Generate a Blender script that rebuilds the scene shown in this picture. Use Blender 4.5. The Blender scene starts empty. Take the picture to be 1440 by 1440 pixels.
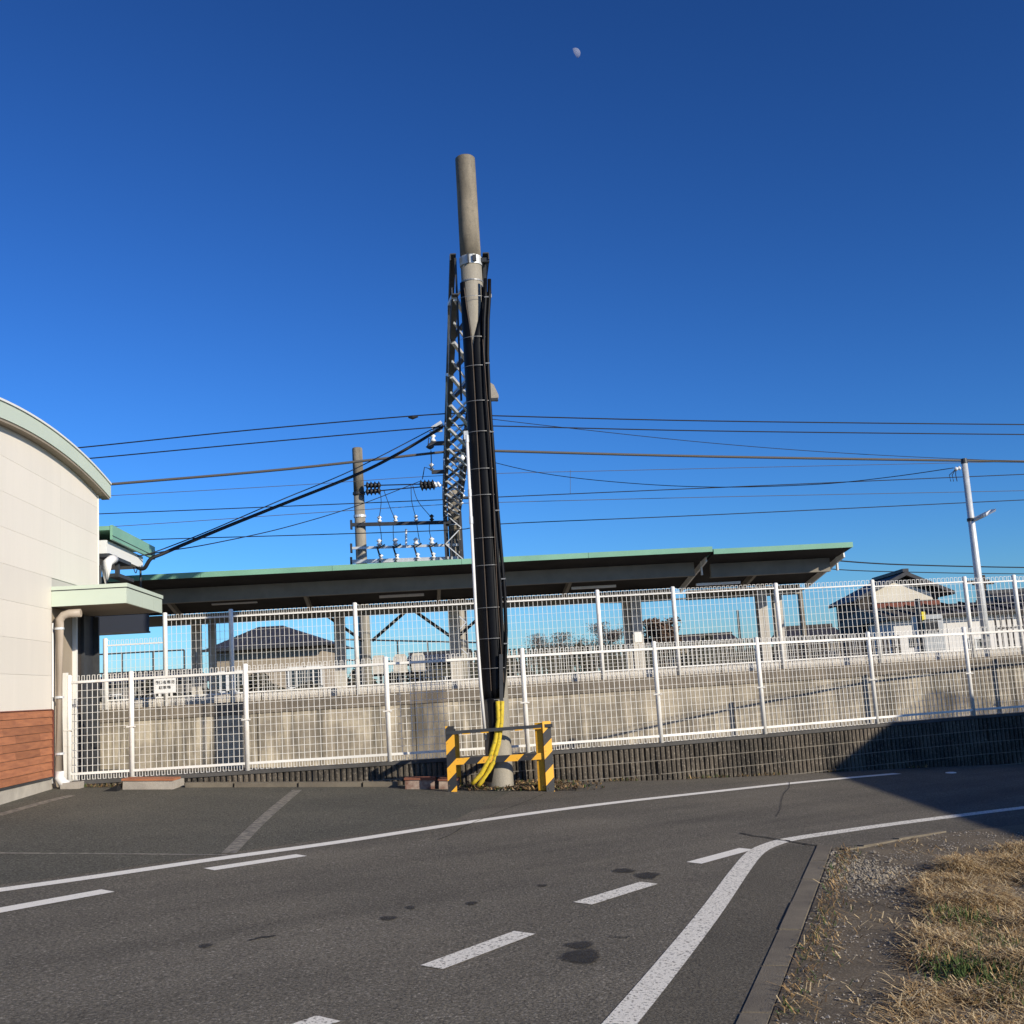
import bpy, bmesh, math, random
from mathutils import Vector, Matrix
random.seed(7)
scene = bpy.context.scene
R = math.radians

# ------------------------------------------------------------------ camera, sky, sun, exposure
FPX = 1600.0; PITCH = R(8.67); ROLL = R(3.434); EYE = 1.55
_R0 = Vector((1, 0, 0)); CF = Vector((0, math.cos(PITCH), math.sin(PITCH))); _U0 = Vector((0, -math.sin(PITCH), math.cos(PITCH)))
CR = _R0*math.cos(ROLL) - _U0*math.sin(ROLL); CU = _U0*math.cos(ROLL) + _R0*math.sin(ROLL)
cd = bpy.data.cameras.new('camera'); cam = bpy.data.objects.new('camera', cd); scene.collection.objects.link(cam)
cd.sensor_fit = 'HORIZONTAL'; cd.sensor_width = 36; cd.lens = 36*FPX/1440; cd.clip_start = .1; cd.clip_end = 6000
m = Matrix((CR, CU, -CF)).transposed().to_4x4(); m.translation = Vector((0, 0, EYE)); cam.matrix_world = m
scene.camera = cam

SUN = Vector((1.15, -1.0, .60)).normalized()          # towards the sun
SUN_EL = math.asin(SUN.z); SUN_AZ = math.atan2(SUN.x, SUN.y)
w = bpy.data.worlds.new('World'); scene.world = w; w.use_nodes = True
nt = w.node_tree; nt.nodes.clear()
sky = nt.nodes.new('ShaderNodeTexSky'); sky.sky_type = 'NISHITA'; sky.sun_disc = False
sky.sun_elevation = SUN_EL; sky.sun_rotation = SUN_AZ
sky.altitude = 0; sky.air_density = 1.0; sky.dust_density = .3; sky.ozone_density = 10
gm = nt.nodes.new('ShaderNodeGamma'); gm.inputs['Gamma'].default_value = 1.5        # the clear winter sky's deep blue
hs = nt.nodes.new('ShaderNodeMix'); hs.data_type = 'RGBA'; hs.blend_type = 'MULTIPLY'; hs.inputs[0].default_value = 1; hs.inputs[7].default_value = (1.0, .86, .713, 1)
bg = nt.nodes.new('ShaderNodeBackground'); bg.inputs['Strength'].default_value = .08
wo = nt.nodes.new('ShaderNodeOutputWorld')
nt.links.new(sky.outputs[0], gm.inputs['Color']); nt.links.new(gm.outputs[0], hs.inputs[6]); nt.links.new(hs.outputs[2], bg.inputs['Color']); nt.links.new(bg.outputs[0], wo.inputs['Surface'])
sl = bpy.data.lights.new('sun', 'SUN'); sl.energy = 5.0; sl.angle = R(.5); sl.color = (1.0, .915, .775)
so = bpy.data.objects.new('sun', sl); scene.collection.objects.link(so)
so.rotation_euler = SUN.to_track_quat('Z', 'Y').to_euler(); so.location = SUN*60
vs = scene.view_settings; vs.view_transform = 'Standard'; vs.look = 'None'; vs.exposure = 0.1; vs.gamma = 1; vs.use_curve_mapping = False
scene.cycles.max_bounces = 6; scene.cycles.transparent_max_bounces = 8
try:
    scene.cycles.use_denoising = True
except Exception: pass

# ------------------------------------------------------------------ helpers
col = scene.collection
def P(x, y, Y):
    """point at distance Y (metres ahead) on the sight line of a place seen in the photograph"""
    d = CR*((x-720)/FPX) + CU*((720-y)/FPX) + CF
    return Vector((0, 0, EYE)) + d*(Y/d.y)
GX, GY = -.055, .0105
def gz(x, y):
    z = GX*max(-12, min(12, x)) + GY*max(-8, min(20, y))
    t = max(0, min(1, (y-20.6)/2.5)); t = t*t*(3-2*t)
    return z*(1-t) + .4*t
def G(x, y, dz=0):
    d = CR*((x-720)/FPX) + CU*((720-y)/FPX) + CF
    t = -EYE/(d.z - GX*d.x - GY*d.y); q = Vector((0, 0, EYE)) + d*t
    return Vector((q.x, q.y, gz(q.x, q.y)+dz))

def lin(c):
    return tuple((v/12.92 if v <= .04045 else ((v+.055)/1.055)**2.4) for v in c)
MATS = {}
def mat(name, c, rough=.7, metal=0, c2=None, scale=2.0, stretch=(1, 1, 1), det=6, lo=.35, hi=.65, c3=None, s3=40, a3=.5,
        bump=0, bscale=60, rand=0, spec=.3, fine=0, fscale=200):
    """procedural material: base colour + blotches (c2) + finer spots (c3) + per-object variation + bump"""
    mt = bpy.data.materials.new(name); mt.use_nodes = True; t = mt.node_tree; N = t.nodes; L = t.links
    b = N['Principled BSDF']; b.inputs['Roughness'].default_value = rough; b.inputs['Metallic'].default_value = metal
    b.inputs['Specular IOR Level'].default_value = spec
    g = N.new('ShaderNodeNewGeometry')
    mp = N.new('ShaderNodeMapping'); mp.inputs['Scale'].default_value = stretch; L.new(g.outputs['Position'], mp.inputs['Vector'])
    def noise(s, d=6, src=None):
        n = N.new('ShaderNodeTexNoise'); n.inputs['Scale'].default_value = s; n.inputs['Detail'].default_value = d
        n.inputs['Roughness'].default_value = .6
        L.new(src or mp.outputs['Vector'], n.inputs['Vector']); return n.outputs['Fac']
    def ramp(f, a, z):
        r = N.new('ShaderNodeMapRange'); r.inputs['From Min'].default_value = a; r.inputs['From Max'].default_value = z; L.new(f, r.inputs['Value']); return r.outputs['Result']
    def mix(f, a, z, mode='MIX'):
        x = N.new('ShaderNodeMix'); x.data_type = 'RGBA'; x.blend_type = mode
        for k, v in ((0, f), (6, a), (7, z)):
            if hasattr(v, 'links'): L.new(v, x.inputs[k])
            elif k == 0: x.inputs[0].default_value = v
            else: x.inputs[k].default_value = (*v, 1)
        return x.outputs[2]
    cur = c
    if c2: cur = mix(ramp(noise(scale, det), lo, hi), c, c2)
    if c3:
        f3 = ramp(noise(s3, 3, g.outputs['Position']), .55, .72)
        q = N.new('ShaderNodeMath'); q.operation = 'MULTIPLY'; L.new(f3, q.inputs[0]); q.inputs[1].default_value = a3
        cur = mix(q.outputs[0], cur, c3)
    if fine:
        f = ramp(noise(fscale, 2, g.outputs['Position']), .25, .75)
        r = N.new('ShaderNodeMapRange'); r.inputs['To Min'].default_value = 1-fine; r.inputs['To Max'].default_value = 1+fine; L.new(f, r.inputs['Value'])
        cb = N.new('ShaderNodeCombineColor')
        for k in range(3): L.new(r.outputs['Result'], cb.inputs[k])
        cur = mix(1.0, cur, cb.outputs[0], 'MULTIPLY')
    if rand:
        oi = N.new('ShaderNodeObjectInfo')
        r = N.new('ShaderNodeMapRange'); r.inputs['To Min'].default_value = 1-rand; r.inputs['To Max'].default_value = 1+rand; L.new(oi.outputs['Random'], r.inputs['Value'])
        cb = N.new('ShaderNodeCombineColor')
        for k in range(3): L.new(r.outputs['Result'], cb.inputs[k])
        cur = mix(1.0, cur, cb.outputs[0], 'MULTIPLY')
    if hasattr(cur, 'links'): L.new(cur, b.inputs['Base Color'])
    else: b.inputs['Base Color'].default_value = (*cur, 1)
    if bump:
        bp = N.new('ShaderNodeBump'); bp.inputs['Strength'].default_value = bump; bp.inputs['Distance'].default_value = .01
        L.new(noise(bscale, 4, g.outputs['Position']), bp.inputs['Height']); L.new(bp.outputs['Normal'], b.inputs['Normal'])
    MATS[name] = mt; return mt

mat('asphalt', (.152, .133, .102), .92, c2=(.102, .091, .072), scale=.45, lo=.3, hi=.7, c3=(.36, .325, .27), s3=50, a3=.6, bump=1.0, bscale=60, fine=.58, fscale=55, spec=.2)
mat('asphalt_lot', (.118, .108, .083), .93, c2=(.080, .076, .060), scale=.7, lo=.3, hi=.7, c3=(.27, .25, .21), s3=44, a3=.6, bump=1.2, bscale=55, fine=.65, fscale=48, spec=.2)
def travel_wear(name):
    """faint paler and darker bands running the way cars drive, with ragged edges"""
    t = MATS[name].node_tree; N = t.nodes; L = t.links; b = N['Principled BSDF']; src = b.inputs['Base Color'].links[0].from_socket
    g = N.new('ShaderNodeNewGeometry'); mp = N.new('ShaderNodeMapping'); mp.vector_type = 'TEXTURE'; mp.inputs['Rotation'].default_value = (0, 0, R(42)); mp.inputs['Scale'].default_value = (7, .75, 1); L.new(g.outputs['Position'], mp.inputs['Vector'])
    n = N.new('ShaderNodeTexNoise'); n.inputs['Scale'].default_value = 1; n.inputs['Detail'].default_value = 5; n.inputs['Roughness'].default_value = .55; L.new(mp.outputs[0], n.inputs['Vector'])
    r = N.new('ShaderNodeMapRange'); r.inputs['From Min'].default_value = .32; r.inputs['From Max'].default_value = .68; r.inputs['To Min'].default_value = .78; r.inputs['To Max'].default_value = 1.2; L.new(n.outputs['Fac'], r.inputs['Value'])
    c_ = N.new('ShaderNodeCombineColor')
    for k in range(3): L.new(r.outputs[0], c_.inputs[k])
    x = N.new('ShaderNodeMix'); x.data_type = 'RGBA'; x.blend_type = 'MULTIPLY'; x.inputs[0].default_value = 1; L.new(src, x.inputs[6]); L.new(c_.outputs[0], x.inputs[7]); L.new(x.outputs[2], b.inputs['Base Color'])
travel_wear('asphalt')
mat('asphalt_old', (.118, .103, .078), .93, c2=(.092, .081, .062), scale=.8, c3=(.26, .24, .2), s3=55, a3=.5, bump=.9, bscale=70, fine=.5, fscale=62, spec=.2)
mat('stain', (.045, .040, .036), .75, c2=(.066, .06, .054), scale=8, fine=.3, fscale=110, bump=.4, bscale=130)
mat('crack', (.03, .027, .024), .95)
mat('soil', (.155, .122, .080), .95, c2=(.088, .070, .048), scale=1.6, c3=(.27, .235, .18), s3=55, a3=.6, bump=.45, bscale=60, fine=.35, fscale=110)
mat('pebble', (.33, .285, .23), .85, rand=.0, c2=(.2, .185, .165), scale=9)
mat('pebble_pale', (.30, .26, .20), .85, c2=(.19, .165, .13), scale=9)
mat('ground', (.20, .18, .15), .95, c2=(.13, .12, .095), scale=.15, bump=.4, bscale=12)
mat('kerb_concrete', (.195, .165, .12), .9, c2=(.13, .11, .083), scale=2.5, fine=.25, fscale=160, bump=.5, bscale=110)
mat('pole_concrete', (.27, .23, .168), .85, c2=(.125, .108, .08), scale=1.0, stretch=(4, 4, 1.1), c3=(.10, .088, .068), s3=14, a3=.45, fine=.25, fscale=90, bump=.3, bscale=160)
mat('pole_pale', (.34, .305, .24), .85, c2=(.22, .20, .158), scale=1.2, stretch=(4, 4, .8), fine=.18, fscale=90, bump=.3, bscale=120)
mat('old_concrete', (.40, .36, .30), .9, c2=(.27, .24, .20), scale=1.6, fine=.18, fscale=120, bump=.4, bscale=90)
mat('fence_white', (.86, .83, .76), .45, c2=(.74, .71, .64), scale=1.1, c3=(.42, .30, .2), s3=9, a3=.28, spec=.4, rand=.05)
mat('cream_panel', (.735, .675, .575), .55, c2=(.70, .645, .55), scale=1.3, stretch=(2.2, 2.2, .3), rand=.03, fine=.02, fscale=60)
mat('joint_grey', (.52, .48, .42), .7)
mat('siding', (.39, .155, .072), .75, c2=(.27, .105, .053), scale=3, stretch=(1, 1, 7), rand=.17, fine=.12, fscale=90, bump=.3, bscale=60)
mat('foundation', (.46, .42, .35), .9, c2=(.34, .31, .26), scale=3, fine=.12)
mat('mint_pale', (.53, .59, .475), .45, c2=(.50, .56, .45), scale=1.2, rand=.02)
mat('mint_green', (.22, .42, .29), .4, c2=(.18, .36, .25), scale=1.2, rand=.03)
mat('white_trim', (.74, .73, .68), .5)
mat('soffit_tan', (.30, .25, .19), .8, c2=(.25, .21, .16), scale=2)
mat('pipe_beige', (.42, .35, .275), .5, c2=(.36, .30, .235), scale=2)
mat('pipe_white', (.72, .70, .66), .45)
mat('dark_metal', (.05, .052, .055), .5, c2=(.035, .037, .04), scale=5)
mat('canopy_steel', (.24, .215, .17), .6, c2=(.19, .17, .135), scale=2.5)
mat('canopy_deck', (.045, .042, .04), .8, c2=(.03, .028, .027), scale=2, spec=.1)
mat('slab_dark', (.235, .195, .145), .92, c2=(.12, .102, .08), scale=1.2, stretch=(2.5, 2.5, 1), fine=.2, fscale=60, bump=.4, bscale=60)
mat('column_beige', (.52, .48, .41), .6, c2=(.44, .40, .34), scale=2)
mat('galvanised', (.66, .67, .66), .45, .25, c2=(.52, .53, .52), scale=6)
mat('galv_dull', (.065, .067, .07), .6, .2, c2=(.045, .047, .05), scale=6)
mat('black_pipe', (.0035, .0037, .0048), .5, c2=(.005, .0053, .0066), scale=3, spec=.16)
mat('black_rubber', (.012, .012, .013), .6)
mat('grey_cable', (.10, .09, .08), .7)
mat('steel_band', (.26, .26, .255), .5, .3)
mat('yellow_guard', (.68, .50, .03), .55, c2=(.52, .37, .025), scale=9, c3=(.16, .12, .04), s3=30, a3=.75)
mat('porcelain', (.78, .78, .76), .2, spec=.6)
mat('black_insulator', (.02, .02, .021), .4)
mat('seat_plastic', (.50, .46, .38), .45, c2=(.55, .51, .44), scale=4)
mat('lamp_white', (.80, .80, .78), .4)
mat('seam_brown', (.10, .07, .05), .7)
mat('rust_brown', (.24, .085, .045), .8, c2=(.15, .06, .04), scale=6, fine=.15)
mat('red_white', (.42, .34, .27), .9, c2=(.17, .085, .06), scale=7, fine=.15)
mat('roof_tile', (.055, .055, .06), .55, c2=(.035, .035, .04), scale=4)
mat('roof_brown', (.06, .05, .045), .6, c2=(.04, .034, .03), scale=3)
mat('house_beige', (.36, .295, .215), .8, c2=(.29, .24, .175), scale=.8)
mat('house_dull', (.22, .20, .17), .85, c2=(.17, .155, .13), scale=.8)
mat('house_cream', (.68, .62, .50), .8, c2=(.62, .56, .45), scale=.8)
mat('house_white', (.74, .70, .63), .8, c2=(.66, .62, .55), scale=.6)
mat('timber_dark', (.055, .045, .038), .8, c2=(.035, .029, .025), scale=2, stretch=(6, 6, 1))
mat('rust_sheet', (.20, .06, .035), .7, c2=(.14, .045, .03), scale=3)
mat('glass', (.03, .04, .05), .1, spec=.6)
mat('grey_box', (.42, .43, .42), .5, c2=(.36, .37, .36), scale=2)
mat('yellow_sign', (.75, .62, .05), .5)
mat('sign_white', (.82, .80, .75), .5)
mat('ink', (.03, .028, .028), .7)
mat('navy_sign', (.035, .04, .055), .5)
mat('straw_pale', (.68, .53, .30), .8, c2=(.55, .41, .22), scale=30)
mat('straw_tan', (.44, .285, .125), .85, c2=(.29, .185, .08), scale=30)
mat('straw_dark', (.17, .105, .05), .9)
mat('grass_green', (.075, .115, .03), .8, c2=(.05, .085, .02), scale=20)
mat('leaf_litter', (.15, .105, .062), .9, c2=(.08, .058, .036), scale=30)
mat('bark', (.12, .095, .075), .9)
mat('leaf_brown', (.13, .075, .045), .85, c2=(.09, .055, .035), scale=1)
mat('leaf_dark', (.045, .05, .03), .85, c2=(.03, .036, .022), scale=1)
mat('twig_grey', (.15, .125, .105), .9)
mat('hedge_brown', (.085, .075, .055), .9, c2=(.05, .05, .035), scale=1.2)
mat('ballast', (.22, .19, .16), .95, c2=(.15, .13, .11), scale=6, bump=.6, bscale=20)
mat('tactile', (.55, .50, .42), .9, c2=(.45, .41, .35), scale=2)
mat('rib_block', (.135, .112, .084), .95, c2=(.045, .040, .033), scale=1.8, c3=(.36, .31, .24), s3=34, a3=.6, fine=.35, fscale=110, bump=.9, bscale=90, rand=.12)
mat('mortar', (.27, .235, .185), .95, c2=(.17, .155, .135), scale=4)
mat('coping_dark', (.10, .095, .088), .9, c2=(.06, .057, .052), scale=3, fine=.2)

def paint(name, c, base, lo, hi, scale):
    mt = mat(name, c, .75, c2=base, scale=scale, det=8, lo=lo, hi=hi, fine=.10, fscale=150, bump=.4, bscale=140); return mt
paint('line_white', (.80, .755, .665), (.20, .18, .15), .62, .70, 48)
paint('line_worn', (.76, .715, .62), (.16, .145, .12), .53, .63, 52)
paint('line_faded', (.27, .24, .19), (.12, .11, .09), .40, .60, 16)

def wall_mat():
    """stained cast concrete: blotches, vertical drip streaks, warm bleached band near the top"""
    mt = mat('platform_concrete', (.50, .43, .315), .9, c2=(.25, .213, .16), scale=1.5, lo=.40, hi=.60, fine=.14, fscale=60, bump=.35, bscale=50)
    t = mt.node_tree; N = t.nodes; L = t.links; b = N['Principled BSDF']
    src = b.inputs['Base Color'].links[0].from_socket
    g = N.new('ShaderNodeNewGeometry'); mp = N.new('ShaderNodeMapping'); mp.inputs['Scale'].default_value = (4.5, 4.5, .35); L.new(g.outputs['Position'], mp.inputs['Vector'])
    n = N.new('ShaderNodeTexNoise'); n.inputs['Scale'].default_value = 1.1; n.inputs['Detail'].default_value = 7; n.inputs['Roughness'].default_value = .65; L.new(mp.outputs[0], n.inputs['Vector'])
    r = N.new('ShaderNodeMapRange'); r.inputs['From Min'].default_value = .47; r.inputs['From Max'].default_value = .68; L.new(n.outputs['Fac'], r.inputs['Value']); r.inputs['From Min'].default_value = .44; r.inputs['From Max'].default_value = .60
    n2 = N.new('ShaderNodeTexNoise'); n2.inputs['Scale'].default_value = .32; L.new(g.outputs['Position'], n2.inputs['Vector'])
    r2 = N.new('ShaderNodeMapRange'); r2.inputs['From Min'].default_value = .42; r2.inputs['From Max'].default_value = .6; r2.inputs['To Min'].default_value = .3; r2.inputs['To Max'].default_value = .95; L.new(n2.outputs['Fac'], r2.inputs['Value'])
    q = N.new('ShaderNodeMath'); q.operation = 'MULTIPLY'; L.new(r.outputs[0], q.inputs[0]); L.new(r2.outputs[0], q.inputs[1])
    x = N.new('ShaderNodeMix'); x.data_type = 'RGBA'; L.new(q.outputs[0], x.inputs[0]); L.new(src, x.inputs[6]); x.inputs[7].default_value = (.105, .092, .07, 1)
    L.new(x.outputs[2], b.inputs['Base Color'])
wall_mat()
def stripe_mat():
    mt = bpy.data.materials.new('hazard_stripe'); mt.use_nodes = True; t = mt.node_tree; N = t.nodes; L = t.links; b = N['Principled BSDF']; b.inputs['Roughness'].default_value = .6
    g = N.new('ShaderNodeNewGeometry'); s = N.new('ShaderNodeSeparateXYZ'); L.new(g.outputs['Position'], s.inputs[0])
    a = N.new('ShaderNodeMath'); a.operation = 'MULTIPLY_ADD'; a.inputs[1].default_value = .95; L.new(s.outputs['X'], a.inputs[0])
    k = N.new('ShaderNodeMath'); k.operation = 'MULTIPLY'; k.inputs[1].default_value = -1.0; L.new(s.outputs['Z'], k.inputs[0]); L.new(k.outputs[0], a.inputs[2])
    d = N.new('ShaderNodeMath'); d.operation = 'DIVIDE'; d.inputs[1].default_value = .34; L.new(a.outputs[0], d.inputs[0])
    fr = N.new('ShaderNodeMath'); fr.operation = 'FRACT'; L.new(d.outputs[0], fr.inputs[0])
    n = N.new('ShaderNodeTexNoise'); n.inputs['Scale'].default_value = 22; n.inputs['Detail'].default_value = 5; L.new(g.outputs['Position'], n.inputs['Vector'])
    gt = N.new('ShaderNodeMath'); gt.operation = 'GREATER_THAN'; gt.inputs[1].default_value = .5; L.new(fr.outputs[0], gt.inputs[0])
    x = N.new('ShaderNodeMix'); x.data_type = 'RGBA'; L.new(gt.outputs[0], x.inputs[0]); x.inputs[6].default_value = (.02, .02, .022, 1); x.inputs[7].default_value = (.80, .40, .025, 1)
    r = N.new('ShaderNodeMapRange'); r.inputs['From Min'].default_value = .62; r.inputs['From Max'].default_value = .72; r.inputs['To Max'].default_value = .6; L.new(n.outputs['Fac'], r.inputs['Value'])
    y = N.new('ShaderNodeMix'); y.data_type = 'RGBA'; L.new(r.outputs[0], y.inputs[0]); L.new(x.outputs[2], y.inputs[6]); y.inputs[7].default_value = (.14, .09, .05, 1)
    L.new(y.outputs[2], b.inputs['Base Color']); MATS['hazard_stripe'] = mt
stripe_mat()
mat('hazard_yellow', (.78, .39, .025), .6, c2=(.66, .33, .025), scale=8, c3=(.2, .12, .05), s3=25, a3=.4)

class MB:
    """collects boxes, bars, tubes and sheets into one mesh"""
    def __init__(s): s.v = []; s.f = []; s.mi = []; s.cur = 0
    def quad(s, pts):
        i = len(s.v); s.v += [tuple(p) for p in pts]; s.f.append(tuple(range(i, i+len(pts)))); s.mi.append(s.cur)
    def box(s, c, size, rz=0, M=None):
        hx, hy, hz = size[0]/2, size[1]/2, size[2]/2
        if M is None: M = Matrix.Rotation(rz, 3, 'Z')
        i = len(s.v); c = Vector(c)
        for x, y, z in ((-1, -1, -1), (1, -1, -1), (1, 1, -1), (-1, 1, -1), (-1, -1, 1), (1, -1, 1), (1, 1, 1), (-1, 1, 1)):
            s.v.append(tuple(c + M @ Vector((x*hx, y*hy, z*hz))))
        for f in ((0, 3, 2, 1), (4, 5, 6, 7), (0, 1, 5, 4), (1, 2, 6, 5), (2, 3, 7, 6), (3, 0, 4, 7)):
            s.f.append(tuple(i+k for k in f)); s.mi.append(s.cur)
    def bar(s, a, b, w, h=None, up=(0, 0, 1)):
        a = Vector(a); b = Vector(b); d = b-a; L = d.length
        if L < 1e-6: return
        d /= L; up = Vector(up)
        if abs(d.dot(up)) > .97: up = Vector((0, 1, 0)) if abs(d.y) < .9 else Vector((1, 0, 0))
        x = d.cross(up).normalized(); z = x.cross(d)
        s.box((a+b)/2, (w, L, h or w), M=Matrix((x, d, z)).transposed())
    def tube(s, pts, r, n=8, cap=True):
        pts = [Vector(p) for p in pts]; rs = r if isinstance(r, (list, tuple)) else [r]*len(pts)
        d0 = (pts[1]-pts[0]).normalized(); ref = Vector((0, 0, 1)) if abs(d0.z) < .9 else Vector((1, 0, 0))
        base = len(s.v)
        for k, p in enumerate(pts):
            d = (pts[min(k+1, len(pts)-1)]-pts[max(k-1, 0)]).normalized()
            x = d.cross(ref)
            if x.length < 1e-4: x = d.cross(Vector((0, 1, 0)))
            x.normalize(); y = x.cross(d)
            for j in range(n):
                a = 2*math.pi*j/n; s.v.append(tuple(p + (x*math.cos(a)+y*math.sin(a))*rs[k]))
        for k in range(len(pts)-1):
            for j in range(n):
                a = base+k*n+j; b = base+k*n+(j+1) % n
                s.f.append((a, a+n, b+n, b)); s.mi.append(s.cur)
        if cap:
            s.f.append(tuple(base+j for j in range(n))); s.mi.append(s.cur)
            e = base+(len(pts)-1)*n; s.f.append(tuple(e+j for j in reversed(range(n)))); s.mi.append(s.cur)
    def extrude(s, poly, vec):
        """closed prism from polygon pts (list of Vector) along vec"""
        n = len(poly); i = len(s.v); vec = Vector(vec)
        s.v += [tuple(p) for p in poly] + [tuple(Vector(p)+vec) for p in poly]
        s.f.append(tuple(range(i, i+n))); s.mi.append(s.cur)
        s.f.append(tuple(i+n+k for k in reversed(range(n)))); s.mi.append(s.cur)
        for k in range(n):
            a = i+k; b = i+(k+1) % n; s.f.append((b, a, a+n, b+n)); s.mi.append(s.cur)
    def mesh(s, name, mats, smooth=False, fix=True):
        me = bpy.data.meshes.new(name); me.from_pydata(s.v, [], s.f)
        for k in (mats if isinstance(mats, (list, tuple)) else [mats]): me.materials.append(MATS[k])
        if isinstance(mats, (list, tuple)): me.polygons.foreach_set('material_index', s.mi)
        if fix and len(s.f) < 60000:
            bm = bmesh.new(); bm.from_mesh(me); bmesh.ops.recalc_face_normals(bm, faces=bm.faces); bm.to_mesh(me); bm.free()
        if smooth:
            for p in me.polygons: p.use_smooth = len(p.vertices) == 4
        me.update(); return me
    def build(s, name, mats, parent=None, smooth=False, kind=None, fix=True):
        o = bpy.data.objects.new(name, s.mesh(name, mats, smooth, fix)); col.objects.link(o)
        if parent: o.parent = parent; 
        if kind: o['kind'] = kind
        return o
def tag(o, label=None, cat=None, group=None, kind=None):
    if label: o['label'] = label
    if cat: o['category'] = cat
    if group: o['group'] = group
    if kind: o['kind'] = kind
    return o
def thing(name, label, cat, loc=(0, 0, 0), group=None, rz=0):
    o = bpy.data.objects.new(name, None); col.objects.link(o); o.location = loc; o.rotation_euler.z = rz; o.empty_display_size = .2
    PEND.append(o); return tag(o, label, cat, group)
PEND = []
def part(name, mats, parent, fn, smooth=False, kind=None):
    b = MB(); fn(b); o = b.build(name, mats, None, smooth, kind); adopt(o, parent); return o
def adopt(o, parent):
    """parent without moving: meshes are written in world coordinates"""
    o.parent = parent; o.matrix_parent_inverse = world(parent).inverted()
def world(o):
    m = Matrix.Translation(o.location) @ o.rotation_euler.to_matrix().to_4x4()
    if o.parent: m = world(o.parent) @ o.matrix_parent_inverse @ m
    return m
def inst(name, me, parent, loc, rz=0, scale=(1, 1, 1)):
    o = bpy.data.objects.new(name, me); col.objects.link(o); o.location = loc; o.rotation_euler.z = rz; o.scale = scale
    adopt(o, parent); return o
def poly_sheet(name, pts, m_, dz, parent=None):
    b = MB(); b.quad([(p[0], p[1], gz(p[0], p[1])+dz) for p in pts]); o = b.build(name, m_)
    bm = bmesh.new(); bm.from_mesh(o.data); bmesh.ops.triangulate(bm, faces=bm.faces); bm.to_mesh(o.data); bm.free()
    if sum(f_.normal.z for f_ in o.data.polygons) < 0: o.data.flip_normals()
    if parent: adopt(o, parent)
    return o

# ------------------------------------------------------------------ ground, road, markings
b = MB()
xs = [-900, -300, -120, -60, -30, -20, -12, -8, -4, 0, 4, 8, 12, 20, 40, 80, 160, 400, 900]
ys = [-300, -60, -20, -8, 0, 5, 10, 15, 18, 20, 20.6, 21.2, 21.8, 22.4, 23.1, 26, 30, 40, 60, 100, 200, 500, 1500, 4000]
for y in ys:
    for x in xs: b.v.append((x, y, gz(x, y)-.03))
for j in range(len(ys)-1):
    for i in range(len(xs)-1):
        k = j*len(xs)+i; b.f.append((k, k+1, k+1+len(xs), k+len(xs))); b.mi.append(0)
tag(b.build('ground', 'ground'), kind='structure')

# fence / retaining wall line (plan), west to east
FL = [P(95, 1000, 16.30), P(183, 1000, 16.30), P(345, 1000, 16.35), P(545, 1000, 16.45), P(739, 985, 16.62), P(927, 975, 17.05), P(1073, 966, 17.75), P(1231, 960, 18.75), P(1366, 950, 19.5)]
FL = [(p.x, p.y) for p in FL] + [(9.75, 19.95), (11.75, 20.25), (13.8, 20.5), (15.8, 20.7)]
def offset_line(pts, d):
    out = []
    for i, p in enumerate(pts):
        a = Vector(pts[max(0, i-1)]); c = Vector(pts[min(len(pts)-1, i+1)]); t = (c-a).normalized(); out.append((p[0]+t.y*d, p[1]-t.x*d))
    return out
# asphalt: one sheet from behind the camera to the foot of the wall
front = offset_line(FL, .12)
road_pts = [(-12, -8), (12, -8), (12, 3), (12, 12), (15, 20)] + [(x, y) for x, y in reversed(front)] + [(-12, 16.3)]
b = MB(); b.quad([(x, y, gz(x, y)) for x, y in road_pts]); road = b.build('road', 'asphalt')
bm = bmesh.new(); bm.from_mesh(road.data); bmesh.ops.triangulate(bm, faces=bm.faces); bm.to_mesh(road.data); bm.free()
for pgn in road.data.polygons:
    pass
if sum(pgn.normal.z for pgn in road.data.polygons) < 0: road.data.flip_normals()
tag(road, kind='structure')

def ribbon(name, pixels, width, m_, dz=.004, smooth=6):
    """painted line of constant real width along a curve on the asphalt"""
    pts = [G(*q) for q in pixels]
    if len(pts) > 2 and smooth:
        out = []
        for i in range(len(pts)-1):
            p0 = pts[max(0, i-1)]; p1 = pts[i]; p2 = pts[i+1]; p3 = pts[min(len(pts)-1, i+2)]
            for k in range(smooth):
                t = k/smooth; out.append(.5*((2*p1)+(p2-p0)*t+(2*p0-5*p1+4*p2-p3)*t*t+(3*p1-p0-3*p2+p3)*t**3))
        out.append(pts[-1]); pts = out
    b = MB(); L = []
    for i, p in enumerate(pts):
        t = (pts[min(i+1, len(pts)-1)]-pts[max(0, i-1)]); n = Vector((t.y, -t.x, 0)).normalized()*width/2
        L.append((p-n, p+n))
    for i in range(len(L)-1):
        q = [L[i][0], L[i][1], L[i+1][1], L[i+1][0]]
        b.quad([(v.x, v.y, gz(v.x, v.y)+dz) for v in q])
    o = b.build(name, m_); return tag(o, kind='structure')
ribbon('road_marking', [(-260, 1287), (-120, 1268), (0, 1252), (150, 1231), (300, 1209), (480, 1184), (670, 1155), (840, 1132), (1000, 1114), (1130, 1100), (1262, 1088)], .155, 'line_white')
ribbon('road_marking', [(800, 1525), (872, 1440), (940, 1358), (1000, 1282), (1040, 1226), (1062, 1200), (1085, 1188), (1115, 1180), (1180, 1170), (1250, 1160), (1350, 1147), (1440, 1136), (1560, 1122)], .15, 'line_worn')
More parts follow.
